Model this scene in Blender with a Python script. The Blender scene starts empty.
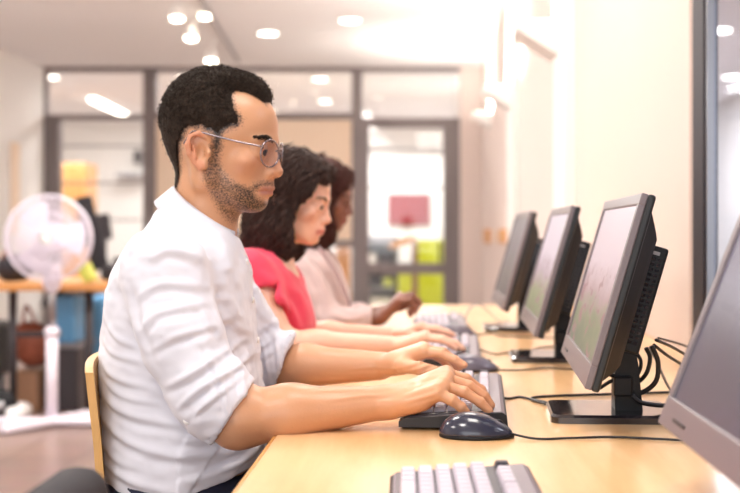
import bpy, bmesh, math, random
import numpy as np
from mathutils import Vector, Matrix
from mathutils.bvhtree import BVHTree

random.seed(7); RNG = np.random.default_rng(7)
C = bpy.context.scene.collection
FPX, VX, VY, ZC = 1104.0, 424.0, 230.0, 1.03      # focal length, vanishing point of the desk, camera height
DZ = 0.743                                          # desk top

def P(px, py, Y):
    """a point of the place at depth Y, from where it shows in the photograph"""
    return np.array([(px-VX)*Y/FPX, Y, ZC-(py-VY)*Y/FPX])

def lin(c):
    return tuple((v/255/12.92 if v/255 <= .04045 else ((v/255+.055)/1.055)**2.4) for v in c)

# ---------------------------------------------------------------- materials
def new_mat(name):
    m = bpy.data.materials.new(name); m.use_nodes = True
    nt = m.node_tree; b = nt.nodes['Principled BSDF']
    return m, nt, b

def mat(name, rgb, rough=.5, metal=0., spec=.5, emit=None, es=0., vary=0., vscale=20., bump=0., bscale=200., coat=0., sheen=0., bdist=.001):
    m, nt, b = new_mat(name)
    c = lin(rgb)
    b.inputs['Base Color'].default_value = (*c, 1)
    b.inputs['Roughness'].default_value = rough
    b.inputs['Metallic'].default_value = metal
    b.inputs['Specular IOR Level'].default_value = spec
    b.inputs['Coat Weight'].default_value = coat
    b.inputs['Sheen Weight'].default_value = sheen
    if emit: b.inputs['Emission Color'].default_value = (*lin(emit), 1); b.inputs['Emission Strength'].default_value = es
    tc = nt.nodes.new('ShaderNodeTexCoord')
    if vary:
        n = nt.nodes.new('ShaderNodeTexNoise'); n.inputs['Scale'].default_value = vscale; n.inputs['Detail'].default_value = 4
        nt.links.new(tc.outputs['Object'], n.inputs['Vector'])
        r = nt.nodes.new('ShaderNodeValToRGB')
        r.color_ramp.elements[0].position = .3; r.color_ramp.elements[1].position = .7
        r.color_ramp.elements[0].color = (*[x*(1-vary) for x in c], 1)
        r.color_ramp.elements[1].color = (*[min(1, x*(1+vary)) for x in c], 1)
        nt.links.new(n.outputs['Fac'], r.inputs['Fac']); nt.links.new(r.outputs['Color'], b.inputs['Base Color'])
    if bump:
        n = nt.nodes.new('ShaderNodeTexNoise'); n.inputs['Scale'].default_value = bscale; n.inputs['Detail'].default_value = 3
        nt.links.new(tc.outputs['Object'], n.inputs['Vector'])
        bp = nt.nodes.new('ShaderNodeBump'); bp.inputs['Strength'].default_value = bump; bp.inputs['Distance'].default_value = bdist
        nt.links.new(n.outputs['Fac'], bp.inputs['Height']); nt.links.new(bp.outputs['Normal'], b.inputs['Normal'])
    return m

def wood(name, a, b_, rough=.3, axis='Y', scale=6., coat=.2):
    m, nt, b = new_mat(name)
    tc = nt.nodes.new('ShaderNodeTexCoord'); mp = nt.nodes.new('ShaderNodeMapping')
    s = {'X': (.12, 1, 1), 'Y': (1, .12, 1), 'Z': (1, 1, .12)}[axis]
    mp.inputs['Scale'].default_value = s
    n = nt.nodes.new('ShaderNodeTexNoise'); n.inputs['Scale'].default_value = scale*4; n.inputs['Detail'].default_value = 8; n.inputs['Distortion'].default_value = .6
    n2 = nt.nodes.new('ShaderNodeTexNoise'); n2.inputs['Scale'].default_value = scale*30; n2.inputs['Detail'].default_value = 3
    mx = nt.nodes.new('ShaderNodeMath'); mx.operation = 'MULTIPLY_ADD'; mx.inputs[1].default_value = .25
    r = nt.nodes.new('ShaderNodeValToRGB')
    r.color_ramp.elements[0].position = .42; r.color_ramp.elements[1].position = .82
    r.color_ramp.elements[0].color = (*lin(b_), 1); r.color_ramp.elements[1].color = (*lin(a), 1)
    L = nt.links.new
    L(tc.outputs['Object'], mp.inputs['Vector']); L(mp.outputs['Vector'], n.inputs['Vector']); L(mp.outputs['Vector'], n2.inputs['Vector'])
    L(n2.outputs['Fac'], mx.inputs[0]); L(n.outputs['Fac'], mx.inputs[2]); L(mx.outputs[0], r.inputs['Fac'])
    L(r.outputs['Color'], b.inputs['Base Color'])
    b.inputs['Roughness'].default_value = rough; b.inputs['Coat Weight'].default_value = coat; b.inputs['Coat Roughness'].default_value = .15
    return m

def glass(name, tint=(255, 255, 255), refl=.08):
    m = bpy.data.materials.new(name); m.use_nodes = True; nt = m.node_tree
    for n in list(nt.nodes): nt.nodes.remove(n)
    o = nt.nodes.new('ShaderNodeOutputMaterial'); mx = nt.nodes.new('ShaderNodeMixShader')
    t = nt.nodes.new('ShaderNodeBsdfTransparent'); g = nt.nodes.new('ShaderNodeBsdfGlossy')
    t.inputs['Color'].default_value = (*lin(tint), 1); g.inputs['Roughness'].default_value = .03
    mx.inputs[0].default_value = refl
    nt.links.new(t.outputs[0], mx.inputs[1]); nt.links.new(g.outputs[0], mx.inputs[2]); nt.links.new(mx.outputs[0], o.inputs[0])
    return m

def skin_mat(name, stub=(45, 32, 26)):
    """skin whose tone comes from the body's own colour attribute, with stubble where the body carries it"""
    m, nt, b = new_mat(name); L = nt.links.new
    a = nt.nodes.new('ShaderNodeAttribute'); a.attribute_name = 'tone'
    s = nt.nodes.new('ShaderNodeAttribute'); s.attribute_name = 'stubble'
    tc = nt.nodes.new('ShaderNodeTexCoord')
    n = nt.nodes.new('ShaderNodeTexNoise'); n.inputs['Scale'].default_value = 420; n.inputs['Detail'].default_value = 2.5
    L(tc.outputs['Object'], n.inputs['Vector'])
    ad = nt.nodes.new('ShaderNodeMath'); ad.operation = 'MULTIPLY_ADD'; ad.inputs[1].default_value = 1.0; ad.inputs[2].default_value = 0.0
    mr = nt.nodes.new('ShaderNodeMapRange'); mr.inputs['From Min'].default_value = .66; mr.inputs['From Max'].default_value = 1.15
    L(s.outputs['Fac'], ad.inputs[0]); su = nt.nodes.new('ShaderNodeMath'); su.operation = 'ADD'
    L(ad.outputs[0], su.inputs[0]); L(n.outputs['Fac'], su.inputs[1]); L(su.outputs[0], mr.inputs['Value'])
    mx = nt.nodes.new('ShaderNodeMix'); mx.data_type = 'RGBA'
    L(mr.outputs['Result'], mx.inputs['Factor']); L(a.outputs['Color'], mx.inputs['A']); mx.inputs['B'].default_value = (*lin(stub), 1)
    L(mx.outputs['Result'], b.inputs['Base Color'])
    n3 = nt.nodes.new('ShaderNodeTexNoise'); n3.inputs['Scale'].default_value = 260; n3.inputs['Detail'].default_value = 3
    L(tc.outputs['Object'], n3.inputs['Vector'])
    bp = nt.nodes.new('ShaderNodeBump'); bp.inputs['Strength'].default_value = .25; bp.inputs['Distance'].default_value = .0008
    L(n3.outputs['Fac'], bp.inputs['Height']); L(bp.outputs['Normal'], b.inputs['Normal'])
    b.inputs['Roughness'].default_value = .38; b.inputs['Specular IOR Level'].default_value = .6
    b.inputs['Subsurface Weight'].default_value = .12; b.inputs['Subsurface Radius'].default_value = (.012, .005, .003); b.inputs['Subsurface Scale'].default_value = 1.0
    return m

M = dict(
    desk=wood('desk_maple', (244, 202, 152), (232, 180, 122), rough=.28, axis='Y', scale=5, coat=.35),
    deskedge=wood('desk_edge', (216, 160, 92), (200, 140, 74), rough=.4, axis='Y'),
    ply=wood('chair_birch', (226, 178, 110), (208, 156, 88), rough=.4, axis='Z'),
    table=wood('table_oak', (222, 160, 96), (206, 140, 76), rough=.4, axis='X'),
    wall=mat('wall_paint', (226, 210, 202), .85, vary=.012, vscale=1.5, bump=.08, bscale=300),
    wallw=mat('wall_white', (240, 237, 233), .85, vary=.01, vscale=1.5),
    ceil=mat('ceiling_paint', (248, 247, 248), .9, vary=.01, vscale=1.0),
    floor=None,
    frame=mat('partition_metal', (128, 119, 119), .5, spec=.3),
    darkframe=mat('window_metal', (42, 38, 46), .5, spec=.25),
    plastic=mat('black_plastic', (20, 20, 24), .42, spec=.3, bump=.12, bscale=900, bdist=.0003),
    gloss=mat('gloss_black', (38, 33, 38), .12, coat=.6),
    bezel=mat('bezel_grey', (118, 108, 112), .3, bump=.05, bscale=900, bdist=.0002),
    edge=mat('monitor_edge', (30, 31, 32), .35),
    metal=mat('steel', (170, 168, 170), .28, metal=1.),
    dmetal=mat('dark_steel', (70, 66, 70), .4, metal=.6),
    cable=mat('cable_rubber', (24, 22, 26), .45),
    gcable=mat('grey_cable_rubber', (176, 172, 178), .5),
    kbase=mat('keyboard_black', (30, 29, 33), .4),
    kdeck=mat('keyboard_grey', (128, 116, 124), .42),
    key=mat('key_grey', (206, 196, 206), .5, vary=.02, vscale=60),
    keymark=mat('key_dark', (52, 48, 60), .45),
    mouse=mat('mouse_navy', (44, 46, 64), .2, coat=.5),
    mouse2=mat('mouse_grey', (96, 90, 104), .3, coat=.3),
    shirt=mat('white_cotton', (224, 224, 233), .82, sheen=.25, bump=.25, bscale=700, bdist=.0004),
    denim=mat('navy_denim', (30, 34, 58), .8, vary=.15, vscale=150, bump=.3, bscale=900),
    pink=mat('coral_jersey', (236, 62, 92), .75, sheen=.2, vary=.03, vscale=30, bump=.25, bscale=600, bdist=.0005),
    taupe=mat('taupe_wool', (206, 184, 182), .85, sheen=.2, vary=.03, vscale=40, bump=.25, bscale=500, bdist=.0005),
    lapel=mat('taupe_lapel', (176, 152, 152), .85, sheen=.2),
    blackcloth=mat('black_cloth', (36, 32, 38), .8, bump=.2, bscale=500),
    shoe=mat('shoe_leather', (40, 34, 32), .35),
    hair=mat('black_brown_hair', (46, 35, 27), .7, vary=.35, vscale=300, spec=.2, bump=.5, bscale=700, bdist=.001),
    whair=mat('dark_brown_hair', (60, 42, 36), .55, vary=.35, vscale=90, spec=.25),
    rhair=mat('red_brown_hair', (70, 36, 30), .55, vary=.3, vscale=120, spec=.25),
    skin=skin_mat('skin'),
    eye=mat('eye_white', (178, 160, 150), .15), iris=mat('iris_brown', (44, 28, 20), .1),
    lash=mat('lash', (28, 20, 18), .6),
    gold=mat('spectacle_metal', (150, 138, 140), .2, metal=.9),
    lens=glass('spectacle_lens', (252, 250, 252), .03),
    pane=glass('window_pane', (250, 251, 252), .05),
    pane2=glass('side_window_pane', (238, 240, 246), .06),
    fanp=mat('fan_plastic', (240, 232, 244), .4), blade=mat('fan_blade', (228, 222, 236), .35),
    white=mat('white_paint', (246, 244, 242), .5),
    lampw=mat('lamp_glow', (255, 250, 240), .5, emit=(255, 246, 232), es=9.),
    lamp2=mat('spot_glow', (255, 250, 240), .5, emit=(255, 240, 214), es=22.),
    red=mat('red_board', (140, 14, 22), .7), lime=mat('lime_panel', (212, 226, 40), .6),
    blue=mat('blue_plastic', (96, 160, 208), .4), brownbag=mat('brown_leather', (150, 82, 60), .6, vary=.2, vscale=20),
    beige=mat('beige_panel', (244, 222, 198), .7), orange=wood('orange_wood', (224, 164, 96), (208, 142, 78), axis='Z'),
    grey=mat('grey_paint', (150, 148, 152), .5), green=mat('yellow_green_paper', (190, 196, 90), .7),
    brown=mat('brown_wood', (150, 112, 86), .5),
)

def floor_mat():
    m, nt, b = new_mat('floor_vinyl'); L = nt.links.new
    tc = nt.nodes.new('ShaderNodeTexCoord')
    br = nt.nodes.new('ShaderNodeTexBrick'); br.inputs['Scale'].default_value = 1.6; br.offset = .0
    br.inputs['Color1'].default_value = (*lin((158, 134, 124)), 1); br.inputs['Color2'].default_value = (*lin((146, 122, 114)), 1)
    br.inputs['Mortar'].default_value = (*lin((128, 106, 100)), 1); br.inputs['Mortar Size'].default_value = .012
    br.inputs['Row Height'].default_value = .5
    n = nt.nodes.new('ShaderNodeTexNoise'); n.inputs['Scale'].default_value = 9; n.inputs['Detail'].default_value = 5
    mx = nt.nodes.new('ShaderNodeMix'); mx.data_type = 'RGBA'; mx.blend_type = 'MULTIPLY'; mx.inputs['Factor'].default_value = .25
    L(tc.outputs['Object'], br.inputs['Vector']); L(tc.outputs['Object'], n.inputs['Vector'])
    L(br.outputs['Color'], mx.inputs['A']); L(n.outputs['Color'], mx.inputs['B']); L(mx.outputs['Result'], b.inputs['Base Color'])
    b.inputs['Roughness'].default_value = .3
    return m
M['floor'] = floor_mat()

def screen_mat(name, top, mid, low, blobs, es=.45, seed=0.):
    """a glowing screen with soft colour bands and blotches"""
    m, nt, b = new_mat(name); L = nt.links.new
    tc = nt.nodes.new('ShaderNodeTexCoord'); mp = nt.nodes.new('ShaderNodeMapping'); mp.inputs['Location'].default_value = (seed, seed*2, 0)
    sx = nt.nodes.new('ShaderNodeSeparateXYZ'); L(tc.outputs['Generated'], sx.inputs[0]); L(tc.outputs['Generated'], mp.inputs['Vector'])
    n = nt.nodes.new('ShaderNodeTexNoise'); n.inputs['Scale'].default_value = 4.5; n.inputs['Detail'].default_value = 2; L(mp.outputs['Vector'], n.inputs['Vector'])
    ad = nt.nodes.new('ShaderNodeMath'); ad.operation = 'MULTIPLY_ADD'; ad.inputs[1].default_value = .35; L(n.outputs['Fac'], ad.inputs[0]); L(sx.outputs['Z'], ad.inputs[2])
    r = nt.nodes.new('ShaderNodeValToRGB'); e = r.color_ramp.elements
    e[0].position = .2; e[0].color = (*lin(low[0]), 1); e[1].position = 1.1 if False else .98; e[1].color = (*lin(top), 1)
    for pos, c in ((.42, low[1]), (.58, mid), (.8, top)):
        k = e.new(pos); k.color = (*lin(c), 1)
    L(ad.outputs[0], r.inputs['Fac'])
    n2 = nt.nodes.new('ShaderNodeTexNoise'); n2.inputs['Scale'].default_value = 9; n2.inputs['Detail'].default_value = 1; L(mp.outputs['Vector'], n2.inputs['Vector'])
    g = nt.nodes.new('ShaderNodeValToRGB'); g.color_ramp.elements[0].position = .55; g.color_ramp.elements[0].color = (0, 0, 0, 1); g.color_ramp.elements[1].position = .68
    L(n2.outputs['Fac'], g.inputs['Fac'])
    band = nt.nodes.new('ShaderNodeMapRange'); band.inputs['From Min'].default_value = .62; band.inputs['From Max'].default_value = .45; L(sx.outputs['Z'], band.inputs['Value'])
    mu = nt.nodes.new('ShaderNodeMath'); mu.operation = 'MULTIPLY'; L(g.outputs['Color'], mu.inputs[0]); L(band.outputs[0], mu.inputs[1])
    mx = nt.nodes.new('ShaderNodeMix'); mx.data_type = 'RGBA'; L(mu.outputs[0], mx.inputs['Factor']); L(r.outputs['Color'], mx.inputs['A']); mx.inputs['B'].default_value = (*lin(blobs), 1)
    L(mx.outputs['Result'], b.inputs['Emission Color']); b.inputs['Emission Strength'].default_value = es
    b.inputs['Base Color'].default_value = (.03, .028, .03, 1); b.inputs['Roughness'].default_value = .3
    return m

# ---------------------------------------------------------------- objects
def tag(o, label=None, cat=None, group=None, kind=None):
    if label: o['label'] = label
    if cat: o['category'] = cat
    if group: o['group'] = group
    if kind: o['kind'] = kind
    return o

ORG = {}
def empty(name, loc=(0, 0, 0), label=None, cat=None, group=None):
    o = bpy.data.objects.new(name, None); C.objects.link(o); o.location = loc; o.empty_display_size = .05
    ORG[o] = np.array(loc, float)
    return tag(o, label, cat, group)

def mk(name, V, F, m, parent=None, smooth=False, mats=None, midx=None):
    V = np.asarray(V, float)
    me = bpy.data.meshes.new(name)
    if parent is not None:
        V = V - ORG[parent]
    if isinstance(F, np.ndarray) and F.ndim == 2:
        nf, w = F.shape
        me.vertices.add(len(V)); me.vertices.foreach_set('co', V.astype(np.float32).ravel())
        me.loops.add(nf*w); me.loops.foreach_set('vertex_index', F.astype(np.int32).ravel())
        me.polygons.add(nf); me.polygons.foreach_set('loop_start', np.arange(0, nf*w, w, dtype=np.int32))
        me.update(calc_edges=True); me.validate()
    else:
        me.from_pydata([tuple(v) for v in V], [], [tuple(int(i) for i in f) for f in F]); me.update()
    for mm in (mats or [m]): me.materials.append(mm)
    if midx is not None: me.polygons.foreach_set('material_index', np.asarray(midx, np.int32))
    if smooth: me.polygons.foreach_set('use_smooth', np.ones(len(me.polygons), bool))
    o = bpy.data.objects.new(name, me); C.objects.link(o)
    if parent is not None: o.parent = parent; ORG[o] = ORG[parent]
    else: ORG[o] = np.zeros(3)
    return o

class MB:
    """collects shapes into one mesh"""
    def __init__(s): s.V = []; s.F = []; s.n = 0; s.sm = []
    def add(s, V, F):
        V = np.asarray(V, float); s.V.append(V)
        for f in F: s.F.append(tuple(int(i)+s.n for i in f))
        s.n += len(V); return s
    def box(s, c, d, bev=.0, R=None, seg=2):
        bm = bmesh.new(); bmesh.ops.create_cube(bm, size=1)
        for v in bm.verts: v.co = Vector((v.co.x*d[0], v.co.y*d[1], v.co.z*d[2]))
        if bev: bmesh.ops.bevel(bm, geom=list(bm.edges), offset=min(bev, min(d)*.45), segments=seg, affect='EDGES', profile=.5)
        bm.verts.index_update()
        V = np.array([v.co[:] for v in bm.verts]); F = [[v.index for v in f.verts] for f in bm.faces]; bm.free()
        if R is not None: V = V @ np.asarray(R).T
        return s.add(V+np.asarray(c, float), F)
    def span(s, a, b, bev=.0):
        a = np.asarray(a, float); b = np.asarray(b, float)
        return s.box((a+b)/2, np.abs(b-a), bev)
    def tube(s, pts, r, n=8, caps=True):
        V, F = tube(pts, r, n, caps); return s.add(V, F)
    def lathe(s, prof, c, n=24, R=None):
        V = []; F = []
        for (r, z) in prof:
            for k in range(n):
                a = 2*math.pi*k/n; V.append((r*math.cos(a), r*math.sin(a), z))
        for i in range(len(prof)-1):
            for k in range(n):
                F.append((i*n+k, i*n+(k+1) % n, (i+1)*n+(k+1) % n, (i+1)*n+k))
        F.append(tuple(range(n))[::-1]); F.append(tuple((len(prof)-1)*n+k for k in range(n)))
        V = np.array(V)
        if R is not None: V = V @ np.asarray(R).T
        return s.add(V+np.asarray(c, float), F)
    def prism(s, poly, lo, hi, axis='z', R=None, c=(0, 0, 0)):
        """polygon pulled along an axis"""
        n = len(poly); V = []
        for h in (lo, hi):
            for (a, b) in poly:
                V.append({'z': (a, b, h), 'y': (a, h, b), 'x': (h, a, b)}[axis])
        F = [tuple(range(n))[::-1], tuple(range(n, 2*n))]
        for k in range(n): F.append((k, (k+1) % n, n+(k+1) % n, n+k))
        V = np.array(V, float)
        if R is not None: V = V @ np.asarray(R).T
        return s.add(V+np.asarray(c, float), F)
    def build(s, name, m, parent=None, smooth=False):
        return mk(name, np.concatenate(s.V), s.F, m, parent, smooth)

def tube(pts, r, n=8, caps=True):
    pts = np.asarray(pts, float); m = len(pts); r = np.broadcast_to(np.asarray(r, float), (m,))
    T = np.gradient(pts, axis=0); T /= np.linalg.norm(T, axis=1, keepdims=True)+1e-12
    up = np.array([0, 0, 1.]) if abs(T[0][2]) < .9 else np.array([1., 0, 0])
    V = []; nrm = np.cross(T[0], up); nrm /= np.linalg.norm(nrm)
    for i in range(m):
        nrm = nrm-T[i]*np.dot(nrm, T[i]); nrm /= np.linalg.norm(nrm)+1e-12
        b = np.cross(T[i], nrm)
        for k in range(n):
            a = 2*math.pi*k/n; V.append(pts[i]+r[i]*(math.cos(a)*nrm+math.sin(a)*b))
    F = [(i*n+k, i*n+(k+1) % n, (i+1)*n+(k+1) % n, (i+1)*n+k) for i in range(m-1) for k in range(n)]
    if caps: F.append(tuple(range(n))[::-1]); F.append(tuple((m-1)*n+k for k in range(n)))
    return np.array(V), F

def spline(pts, n=8):
    """smooth curve through the points"""
    p = np.asarray(pts, float); p = np.vstack([2*p[0]-p[1], p, 2*p[-1]-p[-2]]); out = []
    for i in range(1, len(p)-2):
        for t in np.linspace(0, 1, n, endpoint=False):
            out.append(.5*((2*p[i])+(-p[i-1]+p[i+1])*t+(2*p[i-1]-5*p[i]+4*p[i+1]-p[i+2])*t*t+(-p[i-1]+3*p[i]-3*p[i+1]+p[i+2])*t**3))
    out.append(p[-2]); return np.array(out)

def copy_tree(o, parent=None):
    c = o.copy(); C.objects.link(c)
    if parent is not None: c.parent = parent
    for ch in list(o.children): copy_tree(ch, c)
    return c

def rot(axis, deg):
    return np.array(Matrix.Rotation(math.radians(deg), 3, axis))

# ---------------------------------------------------------------- the setting
def struct(name, mb, m, parent=None, smooth=False):
    o = mb.build(name, m, parent, smooth)
    if parent is None: o['kind'] = 'structure'
    return o
XR, XL, YB, CZ = .62, -4.08, 11.9, 2.78
struct('floor', MB().span((-7.0, -3.0, -.1), (4.2, 18.2, 0)), M['floor'])
struct('ceiling', MB().span((-7.0, -3.0, CZ), (4.2, 18.2, CZ+.1)), M['ceil'])
struct('wall_left', MB().span((XL-.1, -3.0, 0), (XL, YB, CZ)), M['wallw'])
# right wall: solid beyond the side window, with the window opening near the camera
W0, W1, S0, S1 = -.6, 2.47, .79, 2.55
w = MB().span((XR, W1, 0), (XR+.03, YB, CZ)).span((XR, W0, 0), (XR+.03, W1, S0)).span((XR, W0, S1), (XR+.03, W1, CZ)).span((XR, -3.0, 0), (XR+.03, W0, CZ))
struct('wall_right', w, M['wall'])
struct('trim_1', MB().span((XR-.012, 2.53, 0), (XR+.01, 2.90, CZ)), M['wall'])
struct('trim_2', MB().span((XR-.05, 4.5, 0), (XR+.01, 4.86, CZ), .004), M['wallw'])
struct('trim_3', MB().span((XR-.05, 7.2, 0), (XR+.01, 7.6, CZ), .004), M['wallw'])
struct('baseboard_right', MB().span((XR-.02, 4.3, 0), (XR-.001, 7.19, .1), .004), M['white'])
struct('wall_near', MB().span((XL, -3.1, 0), (XL+.6, -3.0, CZ)).span((XL+.6, -3.1, 0), (3.6, -3.0, .35)).span((XL+.6, -3.1, 2.6), (3.6, -3.0, CZ)), M['wallw'])
struct('wall_far', MB().span((-7.0, 18.1, 0), (4.2, 18.2, CZ)), M['wallw'])
struct('wall_next_room', MB().span((4.1, -3.0, 0), (4.2, 18.1, CZ)), M['wallw'])
struct('wall_back_room', MB().span((-7.0, YB-.1, 0), (-6.9, 18.1, CZ)).span((-6.9, YB-.1, 0), (XL-.1, YB, CZ)), M['wallw'])
# back wall stub between the glazed partition and the right wall, and the solid beige bay
XD1 = (460-VX)*YB/FPX
struct('wall_back', MB().span((XD1, YB-.04, 0), (XR+.12, YB+.08, CZ)), M['wall'])
struct('wall_divider', MB().span((XR, YB+.08, 0), (XR+.12, 18.1, CZ)), M['wallw'])

# side window
wf = empty('window_1', (XR, W1, S0)); wf['kind'] = 'structure'
f = MB()
for (a, b) in (((XR-.02, W1-.10, S0), (XR+.012, W1, S1)), ((XR-.02, W0, S0), (XR+.012, W0+.12, S1)),
               ((XR-.02, W0+.12, S0), (XR+.012, W1-.10, S0+.05)), ((XR-.02, W0+.12, S1-.06), (XR+.012, W1-.10, S1)),
               ((XR-.01, .9, S0+.05), (XR+.012, .96, S1-.06))):
    f.span(a, b, .004)
f.build('window_frame', M['darkframe'], wf)
mk('window_bead', *[q for q in (lambda m: (np.concatenate(m.V), m.F))(MB().span((XR-.016, W1-.115, S0+.05), (XR+.004, W1-.101, S1-.06)))], M['metal'], wf)
MB().span((XR-.002, W0+.12, S0+.05), (XR+.003, .9, S1-.06)).build('window_glass', M['pane2'], wf)
MB().span((XR-.002, .96, S0+.05), (XR+.003, W1-.116, S1-.06)).build('window_glass', M['pane2'], wf)

# glazed partition across the back of the room
def bx(px): return (px-VX)*YB/FPX
def bz(py): return ZC-(py-VY)*YB/FPX
pt = empty('window_2', (bx(200), YB, 0)); pt['kind'] = 'structure'
f = MB()
YF0, YF1 = YB-.05, YB+.05
def bar(x0, x1, y0, y1, d=0.):
    f.span((bx(x0), YF0-d, bz(y1)), (bx(x1), YF1+d, bz(y0)), .003)
bar(44, 460, 66.5, 72); bar(144, 157, 72, 325.5); bar(352, 362.5, 72, 325.5); bar(43, 48, 72, 325.5)
bar(48, 144, 115, 120); bar(157, 352, 113, 120); bar(362.5, 460, 118, 124)
bar(48, 144, 300, 325.5); bar(157, 352, 240, 247)
f.build('window_frame', M['frame'], pt)
f = MB()
for y in (145, 182, 219): bar(62, 144, y, y+2, -.03)
f.build('window_muntin', M['grey'], pt)
f = MB()
bar(50, 61, 120, 325.5); bar(61, 144, 290, 300); f.build('window_post', M['frame'], pt)
g = MB()
for (x0, x1, y0, y1) in ((48, 144, 72, 115), (61, 144, 120, 290), (157, 352, 72, 113), (157, 352, 247, 325), (362.5, 455, 72, 118)):
    g.span((bx(x0), YB-.004, bz(y1)), (bx(x1), YB+.004, bz(y0)))
g.build('window_glass', M['pane'], pt)
MB().span((bx(157), YB-.03, bz(240)), (bx(352), YB+.03, bz(120))).build('window_panel', M['beige'], pt)
# the glazed door
dr = empty('door_1', (bx(405), YB, 0)); dr['kind'] = 'structure'
f = MB()
bar(362.5, 369, 124, 325.5); bar(443, 450, 124, 325.5); bar(450, 460, 124, 325.5, -.03)
bar(369, 443, 124, 128); bar(369, 443, 263, 274); bar(369, 443, 314, 325.5)
f.build('door_frame', M['frame'], dr)
f = MB()
for y in (148, 187): bar(369, 443, y, y+2.2, -.03)
f.build('door_muntin', M['grey'], dr)
MB().span((bx(369), YB-.004, bz(314)), (bx(443), YB+.004, bz(128))).build('door_glass', M['pane'], dr)
hx = bx(440)
MB().tube([(hx, YB-.11, bz(262)), (hx, YB-.11, bz(240))], .014).tube([(hx, YB-.11, bz(259)), (hx, YB-.03, bz(259))], .008).tube([(hx, YB-.11, bz(243)), (hx, YB-.03, bz(243))], .008).build('door_handle', M['dmetal'], dr, True)

# ---------------------------------------------------------------- the desk
DX0, DX1, DY0, DY1 = -.2115, XR-.004, .34, 4.25
dk = empty('desk', (.2, 2.3, 0), 'long pale maple worktop desk carrying the row of monitors and keyboards', 'desk')
MB().span((DX0+.004, DY0, DZ-.03), (DX1, DY1, DZ), .004).build('desktop', M['desk'], dk)
MB().span((DX0, DY0, DZ-.0285), (DX0+.0042, DY1, DZ-.0015), .0015).build('edge_strip', M['deskedge'], dk)
for y in (DY0+.06, 1.3, 2.15, 2.95, DY1-.06):
    MB().span((.30, y-.012, 0), (.60, y+.012, DZ-.03), .002).build('leg', M['white'], dk)

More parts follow.
